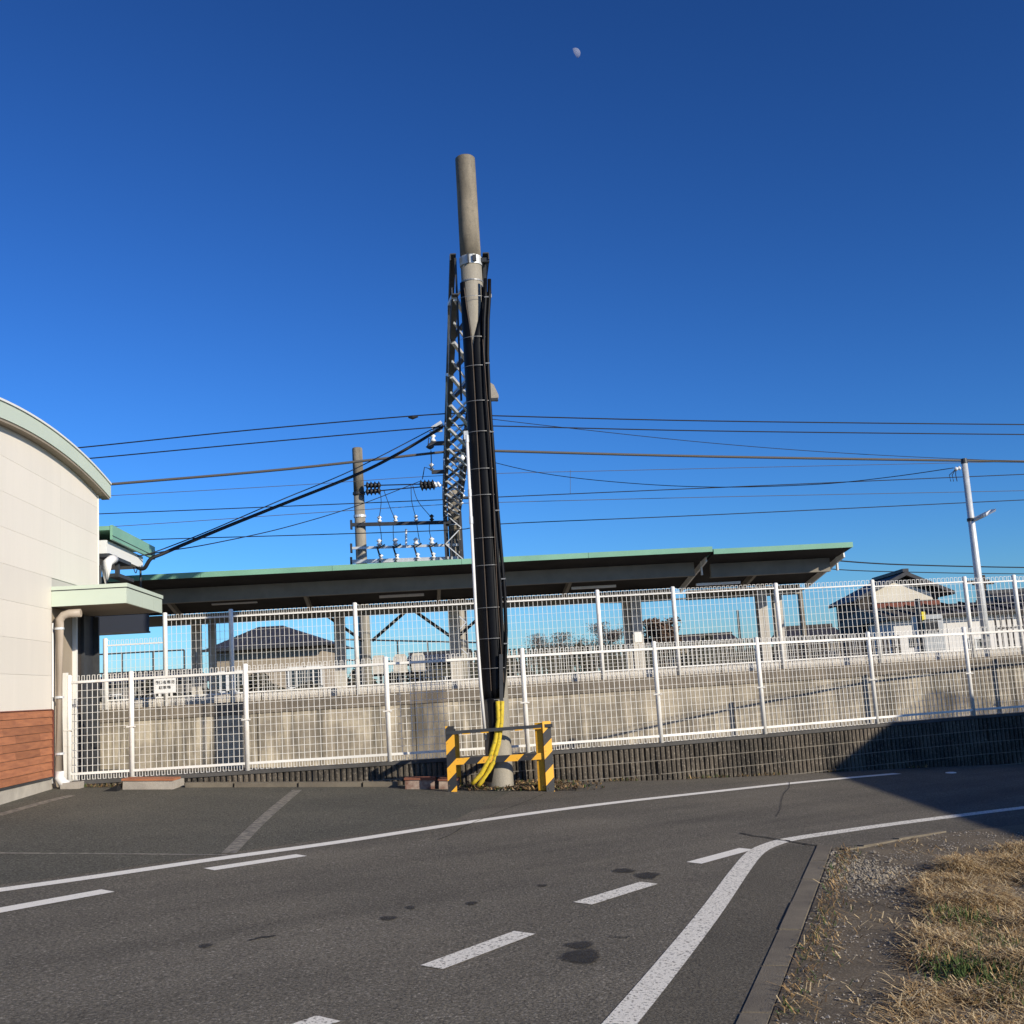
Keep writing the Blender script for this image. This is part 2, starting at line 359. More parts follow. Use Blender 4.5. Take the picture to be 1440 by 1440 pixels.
for a, c, wd, mm in (((-90, 1297), (152, 1253), .16, 'line_white'), ((294, 1223), (424, 1203), .15, 'line_white'), ((607, 1361), (738, 1312), .15, 'line_worn'),
                ((819, 1271), (913, 1242), .15, 'line_worn'), ((976, 1214), (1050, 1194), .14, 'line_white'), ((380, 1462), (462, 1433), .15, 'line_worn')):
    ribbon('lane_dash', [a, c], wd, mm)
for pl, wd in (([(-40, 1158), (0, 1146), (60, 1129), (100, 1119)], .13), ([(-60, 1199), (0, 1200), (160, 1201), (320, 1203)], .06), ([(322, 1200), (370, 1152), (418, 1111)], .13)):
    ribbon('parking_line', pl, wd, 'line_faded')
lot = [G(*q) for q in ((-300, 1280), (0, 1244), (150, 1224), (300, 1202), (480, 1177), (640, 1153), (690, 1128), (720, 1112))]
lot = [(p.x, p.y) for p in lot]+[(x, y-.03) for x, y in reversed(front[:5]) if x < .05]+[(-9, 16.2)]
o = poly_sheet('parking_lot', lot, 'asphalt_lot', .0018); o['kind'] = 'structure'
# the asphalt strip along the kerb is older
poly_sheet('road_edge', [G(1062, 1206)[:2], G(1110, 1187)[:2], G(1152, 1192)[:2], G(1036, 1440)[:2], G(1000, 1525)[:2], G(830, 1525)[:2], G(884, 1440)[:2], G(1010, 1285)[:2]], 'asphalt_old', .0022)
bpy.data.objects['road_edge']['kind'] = 'structure'
def crack(pix, wd=.012):
    pts = [G(*q) for q in pix]; out = []
    for i in range(len(pts)-1):
        for k in range(5):
            out.append(pts[i].lerp(pts[i+1], k/5)+Vector((random.uniform(-.03, .03), random.uniform(-.03, .03), 0)))
    out.append(pts[-1]); b = MB()
    for i in range(len(out)-1):
        t = out[i+1]-out[i]; n = Vector((t.y, -t.x, 0)).normalized()*wd*random.uniform(.35, .6)
        b.quad([(v.x, v.y, gz(v.x, v.y)+.0075) for v in (out[i]-n, out[i]+n, out[i+1]+n, out[i+1]-n)])
    o = b.build('crack', 'crack'); adopt(o, road)
crack([(618, 1181), (672, 1156), (767, 1116)]); crack([(1040, 1172), (1100, 1182), (1128, 1187), (1150, 1190)], .03)
crack([(860, 1317), (885, 1318)]); crack([(1092, 1150), (1110, 1100)], .008); crack([(355, 1322), (388, 1317)], .02)
def stain_mat():
    mt = mat('soft_stain', (.034, .030, .025), .8, c2=(.05, .045, .038), scale=8, fine=.4, fscale=62, bump=.6, bscale=70); t = mt.node_tree; N = t.nodes; L = t.links
    at = N.new('ShaderNodeAttribute'); at.attribute_name = 'soak'; g = N.new('ShaderNodeNewGeometry')
    n = N.new('ShaderNodeTexNoise'); n.inputs['Scale'].default_value = 42; n.inputs['Detail'].default_value = 6; L.new(g.outputs['Position'], n.inputs['Vector'])
    a = N.new('ShaderNodeMath'); a.operation = 'ADD'; L.new(at.outputs['Fac'], a.inputs[0]); L.new(n.outputs['Fac'], a.inputs[1])
    r = N.new('ShaderNodeMapRange'); r.inputs['From Min'].default_value = .62; r.inputs['From Max'].default_value = 1.05; r.inputs['To Max'].default_value = .72; L.new(a.outputs[0], r.inputs['Value'])
    tr = N.new('ShaderNodeBsdfTransparent'); mx = N.new('ShaderNodeMixShader'); L.new(r.outputs[0], mx.inputs[0]); L.new(tr.outputs[0], mx.inputs[1]); L.new(N['Principled BSDF'].outputs[0], mx.inputs[2]); L.new(mx.outputs[0], N['Material Output'].inputs['Surface'])
stain_mat()
def blot(px_, rx, ry, seed):
    rnd = random.Random(seed); c = G(*px_); b = MB(); n = 22; ph = [rnd.uniform(0, 6.3) for _ in range(3)]; soak = []
    for ring_, (k_, s_) in enumerate(((0, 1), (.62, .85), (1.15, 0))):
        for k in range(n if ring_ else 1):
            a = 2*math.pi*k/n; q = (1+.14*math.sin(2*a+ph[0])+.09*math.sin(3*a+ph[1])+.06*math.sin(5*a+ph[2]))*k_
            x, y = c.x+rx*q*math.cos(a), c.y+ry*q*math.sin(a); b.v.append((x, y, gz(x, y)+.0065)); soak.append(s_)
    for k in range(n):
        k2 = (k+1) % n; b.f += [(0, 1+k, 1+k2), (1+k, 1+n+k, 1+n+k2, 1+k2)]; b.mi += [0, 0]
    o = b.build('oil_stain', 'soft_stain'); at = o.data.attributes.new('soak', 'FLOAT', 'POINT'); at.data.foreach_set('value', soak); adopt(o, road)
for i, (q, rx, ry) in enumerate([((818, 1346), .125, .15), ((816, 1330), .075, .10), ((911, 1232), .10, .14), ((878, 1225), .08, .11), ((547, 1292), .05, .07), ((578, 1277), .035, .05), ((664, 1271), .045, .05), ((763, 1246), .035, .05), ((290, 1331), .035, .06)]):
    blot(q, rx, ry, i)

q = G(1337, 1087); b = MB(); b.tube([(q.x, q.y, q.z), (q.x, q.y, q.z+.010), (q.x, q.y, q.z+.014)], [.085, .075, .05], 16)
tag(b.build('road_stud', 'sign_white'), 'small round white road stud lying in the shaded road', 'road stud')
# kerb gutter on the right, made of separate precast lengths
ke = [G(1158, 1190), G(1038, 1440), G(990, 1540)]; ko = [G(1178, 1190), G(1080, 1440), G(1040, 1540)]
kerb = thing('kerb', None, None, G(1100, 1330)); kerb['kind'] = 'structure'; 
a0, a1 = G(1150, 1190), G(1000, 1520); o0, o1 = G(1170, 1191), G(1050, 1520)
nk = 7
for i in range(nk):
    t0, t1 = i/nk, (i+1)/nk-.004
    q = [a0.lerp(a1, t0), o0.lerp(o1, t0), o0.lerp(o1, t1), a0.lerp(a1, t1)]
    def f(b, q=q, s=random.uniform(0, .008)):
        b.extrude([Vector((v.x, v.y, gz(v.x, v.y)-.08)) for v in q], (0, 0, .088+s))
    part('kerb_stone', 'kerb_concrete', kerb, f)
def f(b):
    p = [G(*q) for q in ((1186, 1197), (1210, 1192), (1260, 1182), (1326, 1170))]
    for i in range(3): b.bar(p[i]+Vector((0, 0, .0)), p[i+1]+Vector((0, 0, -.01)), .07, .045)
part('kerb_stone', 'kerb_concrete', kerb, f)
# bare soil verge
vp = [G(1172, 1193), G(1215, 1194), G(1265, 1183), G(1330, 1172), G(1440, 1160), G(1560, 1150), G(1600, 1300), G(1700, 1540), G(1380, 1560), G(1052, 1530), G(1082, 1440), G(1130, 1310)]
tag(poly_sheet('verge', [(p.x, p.y) for p in vp], 'soil', .006), kind='structure')

# ------------------------------------------------------------------ ribbed block retaining wall
bw = thing('block_wall', 'low dark ribbed concrete block wall under the white mesh fence', 'wall', (0, 16.6, 0))
def rib_block(nrib, L):
    b = MB(); n = nrib; pitch = L/n; h = .187; ycut = []
    for k in range(n):
        x0 = -L/2+k*pitch
        ycut += [(x0+.006, 0), (x0+.013, -.032), (x0+pitch*.5, -.038+random.uniform(-.006, .004)), (x0+pitch-.013, -.032), (x0+pitch-.006, 0)]
    ring = [Vector((x, y, 0)) for x, y in ycut] + [Vector((L/2-.003, .09, 0)), Vector((-L/2+.003, .09, 0))]
    b.extrude(ring, (0, 0, h)); return b.mesh('block', 'rib_block')
blocks = [rib_block(5, .392) for _ in range(4)]
def along(pts, step, start=0.0):
    out = []; acc = start
    for i in range(len(pts)-1):
        a = Vector(pts[i]); c = Vector(pts[i+1]); L = (c-a).length; d = (c-a)/L
        while acc <= L:
            out.append((a+d*acc, math.atan2(d.y, d.x))); acc += step
        acc -= L
    return out
WT = .545
body = offset_line(FL, .0)
for row in range(5):
    z0 = WT-.195*(row+1)
    for k, (p, an) in enumerate(along(FL, .4, .02 if row % 2 == 0 else .1784)):
        if z0+.19 < gz(p.x, p.y)+.0 or p.x > 13.5: continue
        inst('block', blocks[(k*7+row*3) % 4], bw, (p.x, p.y, z0+random.uniform(-.001, .002)), an)
def f(b):
    q = offset_line(FL, -.03); q2 = offset_line(FL, -.16)
    for i in range(len(q)-1):
        b.extrude([Vector((*q[i], -1)), Vector((*q[i+1], -1)), Vector((*q2[i+1], -1)), Vector((*q2[i], -1))], (0, 0, 1+WT-.012))
part('mortar_core', 'mortar', bw, f)
for row in range(1, 5):
    z0 = WT-.195*row-.0085
    def f(b):
        j1 = offset_line(FL, .0405); j2 = offset_line(FL, -.02)
        for i in range(len(FL)-2): b.extrude([Vector((*j1[i], z0)), Vector((*j1[i+1], z0)), Vector((*j2[i+1], z0)), Vector((*j2[i], z0))], (0, 0, .0085))
    part('mortar_joint', 'mortar', bw, f)
q1 = offset_line(FL, .045); q2 = offset_line(FL, -.17)
for i in range(len(FL)-2):
    def f(b, i=i): b.extrude([Vector((*q1[i], WT)), Vector((*q1[i+1], WT)), Vector((*q2[i+1], WT)), Vector((*q2[i], WT))], (0, 0, .045))
    part('coping', 'coping_dark', bw, f)
# strip of made ground between the wall and the platform
def f(b):
    q = offset_line(FL, -.165)
    for i in range(len(q)-1): b.quad([(*q[i], .33), (*q[i+1], .33), (q[i+1][0], 23, .33), (q[i][0], 23, .33)])
bb = MB(); f(bb); tag(bb.build('ground_strip', 'ballast'), kind='structure')

# ------------------------------------------------------------------ white mesh fences
def mesh_panel(b, a, c, z0, z1, pitch, hp, wv, wh, hooks=True, rail=.034):
    a = Vector((a[0], a[1], 0)); c = Vector((c[0], c[1], 0)); L = (c-a).length; d = (c-a)/L; rz = math.atan2(d.y, d.x); nrm = Vector((d.y, -d.x, 0))
    n = max(2, int(round((L-.06)/pitch))); pt = (L-.06)/n
    for k in range(n+1):
        p = a + d*(.03+k*pt)
        b.box((p.x, p.y, (z0+z1)/2), (wv, wv, z1-z0), rz)
        if hooks and k < n:
            e = p + d*(pt*.55) + nrm*.012
            b.box((p.x+d.x*pt*.28, p.y+d.y*pt*.28, z0+wv/2), (pt*.55, wv, wv), rz); b.box((e.x, e.y, z0+.035), (wv, wv, .07), rz)
            b.box((p.x+d.x*pt*.28, p.y+d.y*pt*.28, z1-wv/2), (pt*.55, wv, wv), rz); b.box((e.x, e.y, z1-.035), (wv, wv, .07), rz)
    zz = z0+.09; mid = (a+c)/2
    while zz < z1-.05:
        b.box((mid.x+nrm.x*.006, mid.y+nrm.y*.006, zz), (L-.05, wh, wh), rz); zz += hp
    for zz in (z0+.09, z1-.09): b.box((mid.x+nrm.x*.012, mid.y+nrm.y*.012, zz), (L-.045, .018, rail), rz)
def post(b, x, y, z0, z1, r=.03):
    b.tube([(x, y, z0), (x, y, z1-.012), (x, y, z1)], [r, r, r*.6], 10)
nf = thing('mesh_fence', 'low white wire mesh fence standing on the ribbed block wall by the road', 'fence', (0, 16.5, WT))
fl = offset_line(FL, -.06)
for i, (x, y) in enumerate(fl[:-1]):
    part('fence_post', 'fence_white', nf, lambda b: post(b, x, y, WT, 2.085+random.uniform(-.012, .012), .036), True)
    part('post_clamp', 'fence_white', nf, lambda b: b.box((x, y-.03, 1.30), (.13, .02, .018)))
    if i < len(fl)-2:
        part('mesh_panel', 'fence_white', nf, lambda b: mesh_panel(b, fl[i], fl[i+1], .60, 2.06, .077, .105, .0066, .0055 if i < 4 else .0032), kind='stuff')
# end channel where the fence meets the station building
part('end_channel', 'fence_white', nf, lambda b: b.box((fl[0][0]-.06, fl[0][1], 1.30), (.07, .07, 1.62)))

# ------------------------------------------------------------------ platform
PS = .09; PE = Vector((1, PS, 0)).normalized(); PN = Vector((-PS, 1, 0)).normalized(); PO = Vector((0, 20.23, 0)); PRZ = math.atan2(PS, 1)
def PL(s, d, z): v = PO+PE*s+PN*d; return Vector((v.x, v.y, z))
PT = 1.56
pf = thing('platform', None, None, PO); pf['kind'] = 'structure'
edges = [-16, -12.2, -8.4, -4.6, -1.9, 1.0, 3.75, 6.5, 9.2, 12, 15, 18, 21]
for i in range(len(edges)-1):
    part('wall_panel', 'platform_concrete', pf, lambda b: b.extrude([PL(edges[i]+.006, 0, .0), PL(edges[i+1]-.006, 0, .0), PL(edges[i+1]-.006, .4, .0), PL(edges[i]+.006, .4, .0)], (0, 0, PT-.22)))
part('deck', 'old_concrete', pf, lambda b: b.extrude([PL(-16, .41, .1), PL(21, .41, .1), PL(21, 9.6, .1), PL(-16, 9.6, .1)], (0, 0, PT-.1-.004)))
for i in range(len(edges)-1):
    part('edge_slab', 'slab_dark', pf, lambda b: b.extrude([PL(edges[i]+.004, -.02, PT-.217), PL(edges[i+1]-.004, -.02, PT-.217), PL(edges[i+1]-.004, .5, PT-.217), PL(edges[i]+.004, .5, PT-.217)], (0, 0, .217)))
for i in range(len(edges)-1):
    part('kerb_block', 'tactile', pf, lambda b: b.extrude([PL(edges[i]+.01, .62, PT), PL(edges[i+1]-.01, .62, PT), PL(edges[i+1]-.01, .78, PT), PL(edges[i]+.01, .78, PT)], (0, 0, .13)))
# tall fence on the platform edge
tf = thing('mesh_fence', 'tall white wire mesh fence along the raised platform edge', 'fence', PL(0, .15, PT))
tp = []
for x in (148, 232, 325, 500, 672, 843, 950, 1096, 1233, 1364, 1434):
    d_ = CR*((x-720)/FPX)+CU*((720-880)/FPX)+CF
    k = (PO+PN*.15).dot(PN); o_ = Vector((0, 0, EYE)); t_ = (k-o_.dot(PN))/d_.dot(PN); q = o_+d_*t_; tp.append((q.x, q.y))
tp += [PL(11.4, .15, 0)[:2], PL(13.2, .15, 0)[:2], PL(15, .15, 0)[:2]]
tp = [tuple(q) for q in tp]
for i, (x, y) in enumerate(tp):
    top = 2.78 if i == 0 else 3.17-max(0, x-2)*.018
    part('fence_post', 'fence_white', tf, lambda b: post(b, x, y, PT-.02, top, .04), True)
    if i < len(tp)-1:
        z1 = 2.74 if i == 0 else 3.13-max(0, x-2)*.018
        part('mesh_panel', 'fence_white', tf, lambda b: mesh_panel(b, tp[i], tp[i+1], 1.62, z1, .082, .135, .0064, .0036, True, .024), kind='stuff')
# low return fence between the building and the platform, west end
# sign hung on the tall fence
sg = thing('notice_board', 'small white notice board with two lines of black lettering on fence', 'sign', P(232, 972, 19.3))
c = P(232, 964, 19.35)
part('board', 'sign_white', sg, lambda b: b.box(c, (.36, .012, .24), PRZ))
def text(body, size, loc, rz, m_, parent, name='lettering', space=1.0, tilt=90):
    cu = bpy.data.curves.new(name, 'FONT'); cu.body = body; cu.size = size; cu.align_x = 'CENTER'; cu.align_y = 'CENTER'; cu.extrude = .0008; cu.space_character = space; cu.offset = size*.012
    cu.materials.append(MATS[m_]); o = bpy.data.objects.new(name, cu); col.objects.link(o)
    bpy.context.view_layer.update(); me = bpy.data.meshes.new_from_object(o.evaluated_get(bpy.context.evaluated_depsgraph_get())); bpy.data.objects.remove(o)
    o = bpy.data.objects.new(name, me); col.objects.link(o)
    o.location = loc; o.rotation_euler = (R(tilt), 0, rz); adopt(o, parent); return o
text('関係者専用', .066, c+Vector((0, -.009, .05)), PRZ, 'ink', sg); text('駐車場', .066, c+Vector((0, -.009, -.035)), PRZ, 'ink', sg)
for dx in (-.1, .1): part('fixing_bracket', 'fence_white', sg, lambda b: b.box(c+Vector((dx, .02, -.14)), (.03, .03, .08), PRZ))

# ------------------------------------------------------------------ platform canopy
cn = thing('platform_canopy', 'long platform canopy with mint green edge, dark soffit and steel columns', 'canopy', PL(0, 5, PT))
def canopy_section(s0, s1, zt, d0, first):
    dv, db = 5.2, 8.3
    zf = zt-.105; zv = zt-.62
    n = max(1, int(round((s1-s0)/2.4)))
    for k in range(n):
        a = s0+(s1-s0)*k/n; e = s0+(s1-s0)*(k+1)/n-.006
        part('fascia', 'mint_green', cn, lambda b: b.extrude([PL(a, d0, zf), PL(a, d0+.03, zf), PL(a, d0+.03, zt), PL(a, d0-.0, zt)], PE*(e-a)))
        part('roof_sheet', 'mint_green', cn, lambda b: b.extrude([PL(a, d0+.035, zt-.012), PL(a, dv, zv+.12), PL(a, dv, zv+.135), PL(a, d0+.035, zt+.003)], PE*(e-a)))
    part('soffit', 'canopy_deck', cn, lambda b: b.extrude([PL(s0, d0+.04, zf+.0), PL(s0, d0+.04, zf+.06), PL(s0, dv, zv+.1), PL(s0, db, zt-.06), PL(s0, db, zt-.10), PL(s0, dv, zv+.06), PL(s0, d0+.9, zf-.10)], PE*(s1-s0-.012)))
    part('edge_beam', 'canopy_steel', cn, lambda b: b.extrude([PL(s0+.15, d0+.92, zf-.36), PL(s0+.15, d0+1.0, zf-.36), PL(s0+.15, d0+1.0, zf-.101), PL(s0+.15, d0+.92, zf-.101)], PE*(s1-s0-.33)))
    part('edge_beam_flange', 'canopy_steel', cn, lambda b: b.extrude([PL(s0+.15, d0+.90, zf-.39), PL(s0+.15, d0+1.06, zf-.39), PL(s0+.15, d0+1.06, zf-.362), PL(s0+.15, d0+.90, zf-.362)], PE*(s1-s0-.33)))
    part('valley_beam', 'canopy_steel', cn, lambda b: b.extrude([PL(s0+.1, dv-.1, zv-.18), PL(s0+.1, dv+.1, zv-.18), PL(s0+.1, dv+.1, zv+.04), PL(s0+.1, dv-.1, zv+.04)], PE*(s1-s0-.3)))
    part('end_trim', 'white_trim', cn, lambda b: [b.bar(PL(s1-.02, d0+.5, zf-.08), PL(s1-.02, dv, zv-.0), .03, .14), b.bar(PL(s1-.03, d0+.92, zf-.38), PL(s1-.03, d0+.92, zf-.05), .03, .10)])
    k = s0+1.2
    while k < s1-.3:
        part('bracket_arm', 'canopy_steel', cn, lambda b: [b.bar(PL(k, d0+1.0, zf-.25), PL(k, dv-.1, zv-.12), .07, .12)])
        k += 2.75
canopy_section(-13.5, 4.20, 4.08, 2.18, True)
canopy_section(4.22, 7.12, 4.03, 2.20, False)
for x, wd, dd, m_ in ((277, .20, 0, 'column_beige'), (299, .16, .5, 'column_beige'), (479, .24, 0, 'column_beige'), (641, .24, 0, 'column_beige'), (885, .16, .3, 'column_beige'), (898, .24, -.2, 'column_beige'), (1077, .22, .1, 'column_beige'), (1099, .20, .3, 'column_beige')):
    p = P(x, 920, 25.6+dd); s = (p-PO).dot(PE); dpt = (p-PO).dot(PN)
    def f(b):
        b.box(PL(s, dpt, (PT+3.45)/2), (wd*.25, wd, 3.45-PT), PRZ)
        b.box(PL(s, dpt-wd*.44, (PT+3.45)/2), (wd, wd*.12, 3.45-PT), PRZ); b.box(PL(s, dpt+wd*.44, (PT+3.45)/2), (wd, wd*.12, 3.45-PT), PRZ)
        b.box(PL(s, dpt, PT+.02), (wd*1.7, wd*1.7, .04), PRZ)
    part('column', m_, cn, f)
for x in (517, 641):
    p = P(x, 920, 25.8); s = (p-PO).dot(PE); dpt = (p-PO).dot(PN)
    def f(b):
        for k in (-1, 1): b.bar(PL(s+k*.1, dpt+.25, 2.75), PL(s+k*.95, dpt+.25, 3.42), .07, .07)
    part('knee_brace', 'dark_metal', cn, f)
for x, y in ((565, 839), (835, 827), (330, 849), (1010, 822)):
    p = P(x, y, 24.2)
    part('strip_light', 'lamp_white', cn, lambda b: b.box((p.x, p.y, p.z+.02), (.95, .10, .05), PRZ))
# hanging sign box under the canopy by the station
p = P(172, 877, 21.2)
hb = thing('hanging_sign', 'dark hanging sign box under the canopy by the station building', 'sign', p)
part('sign_box', 'navy_sign', hb, lambda b: b.box(p, (.95, .14, .34), PRZ))
for dz in (.18, -.18): part('sign_frame', 'dark_metal', hb, lambda b: b.box(p+Vector((0, -.01, dz)), (.99, .17, .03), PRZ))
for k in (-1, 1): part('hanger', 'dark_metal', hb, lambda b: b.tube([p+Vector((k*.35, 0, .18)), p+Vector((k*.35, 0, 1.0))], .02, 6))

# bench of three moulded seats
bench = thing('platform_bench', 'row of three pale moulded plastic seats on the platform', 'bench', P(565, 965, 24.5))
for x in (536, 566, 591, ):
    p = P(x, 972, 24.3); p.z = PT
    def f(b):
        n = 7; 
        prof = [(-.17, .40), (-.15, .41), (.13, .40), (.19, .42), (.23, .43), (.25, .45), (.235, .47), (.20, .46), (.15, .45), (.12, .44), (-.15, .46)]
        ws = [.13, .14, .14, .14, .13, .125, .125, .13, .14, .14, .14]
        Lp = [Vector((p.x-w_, p.y+y, p.z+z)) for (y, z), w_ in zip(prof, ws)]; Rp = [Vector((p.x+w_, p.y+y, p.z+z)) for (y, z), w_ in zip(prof, ws)]
        m_ = len(prof); b.quad(Lp); b.quad(list(reversed(Rp)))
        for k in range(m_): b.quad([Lp[k], Lp[(k+1) % m_], Rp[(k+1) % m_], Rp[k]])
        b.extrude([Vector((p.x+dx, p.y-.19, p.z+dz)) for dx, dz in ((-.13, .40), (.13, .40), (.145, .50), (.14, .72), (.10, .79), (-.10, .79), (-.14, .72), (-.145, .50))], (0, .035, 0))     # seat back seen from behind
    part('seat', 'seat_plastic', bench, f)
    part('leg', 'dark_metal', bench, lambda b: [b.box((p.x, p.y+.05, p.z+.2), (.05, .05, .4)), b.box((p.x, p.y+.05, p.z+.015), (.2, .3, .03))])
a = P(525, 972, 24.3); e = P(605, 968, 24.3)
part('seat_rail', 'dark_metal', bench, lambda b: b.box(((a.x+e.x)/2, a.y+.05, PT+.385), (e.x-a.x, .06, .05)))
# switch box on a column, plant-pot-like post lamp
p = P(897, 896, 25.0)
bx_ = tag(part('switch_box', 'sign_white', cn, lambda b: b.box((p.x, p.y, p.z), (.16, .1, .22), PRZ)))

# ------------------------------------------------------------------ station building (left)
BA = math.atan(.08); BO = Vector((-6.5, 15.8, 0)); BU = Vector((-math.sin(BA), math.cos(BA), 0)); BN = Vector((BU.y, -BU.x, 0))
def B(o, y, z): v = BO+BN*o+BU*y; return Vector((v.x, v.y, z))
sb = thing('station_building', 'cream panelled station building with arched mint roof edge and orange siding base', 'building', B(-1, 0, .5))
YA, YE = -3.7, 2.33; YC = -.55; RAD = 19.5; ZP = 5.24
def arc(y): return ZP-(RAD-math.sqrt(RAD*RAD-(y-YC)**2))
def panel(b, y0, y1, z0, z1, zarc=False, o0=-.011, o1=0.0):
    g_ = .0013
    if not zarc:
        b.extrude([B(o0, y0+g_, z0+g_), B(o0, y1-g_, z0+g_), B(o0, y1-g_, z1-g_), B(o0, y0+g_, z1-g_)], BN*(o1-o0))
    else:
        n = 8; top = [B(o0, y1-g_+(y0-y1+2*g_)*k/n, arc(y1-g_+(y0-y1+2*g_)*k/n)) for k in range(n+1)]
        b.extrude([B(o0, y0+g_, z0+g_), B(o0, y1-g_, z0+g_)]+top, BN*(o1-o0))
rows = [1.608, 2.065, 2.525, 2.98, 3.43, 3.885, 4.335, 4.785]
for i in range(len(rows)):
    z0 = rows[i]; lowr = z0 < 3.3
    ends = [YA, -1.95, .07] if lowr else [YA, -1.95, .45, YE]
    if i == 3: ends = [YA, -1.95, .07]
    for a, e in zip(ends[:-1], ends[1:]):
        if i < len(rows)-1: part('wall_panel', 'cream_panel', sb, lambda b: panel(b, a, e, z0, rows[i+1]))
        else: part('wall_panel', 'cream_panel', sb, lambda b: panel(b, a, e, z0, 0, True))
    if i == 4: pass
for y1_, z0_, z1_ in ((.06, .3, 1.6), (.06, 1.6, 3.28), (YE-.01, 3.29, 4.9)): part('wall_core', 'joint_grey', sb, lambda b: panel(b, YA, y1_, z0_, z1_, False, -.5, -.012))
part('wall_back', 'cream_panel', sb, lambda b: panel(b, YA, YE, 3.30, 4.95, False, -6, -.52))
# corner trim: pale edge of the upper wall, and the end wall facing the platform
part('corner_trim', 'white_trim', sb, lambda b: b.extrude([B(-.13, YE+.002, 3.30), B(.012, YE+.002, 3.30), B(.012, YE+.03, 3.30), B(-.13, YE+.03, 3.30)], (0, 0, arc(YE)-3.32)))
part('corner_trim', 'foundation', sb, lambda b: b.extrude([B(-.5, .062, .35), B(.0, .062, .35), B(.0, .085, .35), B(-.5, .085, .35)], (0, 0, 2.93)))
# siding planks
zr = .70; ri = 0
while zr < 1.59:
    h = min(.1005, 1.6-zr); st = YA+(.55 if ri % 2 else .1); y = YA; cuts = [YA]+[st+k*.91 for k in range(8) if YA < st+k*.91 < .07]+[.07]
    for a, e in zip(cuts[:-1], cuts[1:]):
        part('siding_plank', 'siding', sb, lambda b: b.extrude([B(-.12, a+.0015, zr), B(.018, a+.0015, zr), B(.006, a+.0015, zr+h-.007), B(-.12, a+.0015, zr+h-.007)], BU*(e-a-.003)))
    zr += .1005; ri += 1
part('siding_trim', 'dark_metal', sb, lambda b: b.extrude([B(-.12, YA, .675), B(.024, YA, .675), B(.024, YA, .694), B(-.12, YA, .694)], BU*(.07-YA)))
part('siding_trim', 'rust_sheet', sb, lambda b: b.extrude([B(-.12, YA, 1.598), B(.022, YA, 1.598), B(.016, YA, 1.61), B(-.12, YA, 1.61)], BU*(.07-YA)))
part('corner_post', 'rust_sheet', sb, lambda b: b.extrude([B(-.02, .072, .69), B(.026, .072, .69), B(.026, .10, .69), B(-.02, .10, .69)], (0, 0, .91)))
part('foundation', 'foundation', sb, lambda b: b.extrude([B(-.5, YA, .1), B(-.01, YA, .1), B(-.01, YA, .672), B(-.5, YA, .672)], BU*(.06-YA)))
# arched fascia in lengths, with a white drip edge and tan soffit strip
fy = [YA-.1, -2.6, -.85, .85, YE+.24]
for a, e in zip(fy[:-1], fy[1:]):
    def f(b, z0=.0, z1=.21, o0=.02, o1=.14):
        n = 8
        for k in range(n):
            ya = a+.003+(e-a-.006)*k/n; yb = a+.003+(e-a-.006)*(k+1)/n
            b.extrude([B(o0, ya, arc(ya)+z0), B(o1, ya, arc(ya)+z0), B(o1, ya, arc(ya)+z1), B(o0, ya, arc(ya)+z1)], B(0, yb, arc(yb))-B(0, ya, arc(ya)))
    part('fascia', 'mint_pale', sb, f)
    part('drip_edge', 'white_trim', sb, lambda b: f(b, .213, .24, -.03, .16))
    part('soffit_strip', 'soffit_tan', sb, lambda b: f(b, -.035, -.002, .003, .125))
    part('roof_sheet', 'mint_green', sb, lambda b: f(b, .16, .205, -6, .015))
part('fascia_end', 'mint_pale', sb, lambda b: b.extrude([B(-6, YE+.245, arc(YE+.24)-.0), B(.14, YE+.245, arc(YE+.24)-.0), B(.14, YE+.27, arc(YE+.24)), B(-6, YE+.27, arc(YE+.24))], (0, 0, .205)))
part('eave_soffit', 'soffit_tan', sb, lambda b: b.extrude([B(-6, YE+.01, arc(YE)-.03), B(.12, YE+.01, arc(YE)-.03), B(.12, YE+.24, arc(YE+.24)-.01), B(-6, YE+.24, arc(YE+.24)-.01)], (0, 0, .02)))
# end wall of the upper part
part('end_wall', 'cream_panel', sb, lambda b: b.extrude([B(-6, YE-.12, 3.3), B(-.13, YE-.12, 3.3), B(-.13, YE, 3.3), B(-6, YE, 3.3)], (0, 0, arc(YE)-3.34)))
# recessed side porch under the small flat canopy
def canopy(b, o0, o1, y0, y1, z0, z1): b.extrude([B(o0, y0, z0), B(o1, y0, z0), B(o1, y1, z0), B(o0, y1, z0)], (0, 0, z1-z0))
part('porch_fascia', 'mint_pale', sb, lambda b: canopy(b, .002, 1.03, .05, .075, 3.02, 3.235))
for a, e in ((.077, .95), (.954, 1.62), (1.624, 2.2)):
    part('porch_fascia', 'mint_pale', sb, lambda b: canopy(b, 1.0, 1.03, a, e, 3.02, 3.235))
part('porch_drip_edge', 'dark_metal', sb, lambda b: [canopy(b, .002, 1.035, .045, .074, 3.2355, 3.246), canopy(b, 1.002, 1.035, .077, 2.2, 3.2355, 3.246)])
part('porch_cap', 'mint_pale', sb, lambda b: [canopy(b, .002, 1.045, .035, .076, 3.247, 3.30), canopy(b, 1.0, 1.045, .077, 2.22, 3.247, 3.30)])
part('porch_roof', 'mint_green', sb, lambda b: canopy(b, .006, .998, .08, 2.21, 3.235, 3.285))
part('porch_soffit', 'soffit_tan', sb, lambda b: canopy(b, -2.5, .998, .08, 2.2, 3.03, 3.045))
part('porch_wall', 'house_beige', sb, lambda b: canopy(b, -2.5, -.03, .09, 1.15, .35, 3.02))
part('porch_wall', 'timber_dark', sb, lambda b: canopy(b, -2.5, -.05, 1.152, 1.62, .35, 3.02))
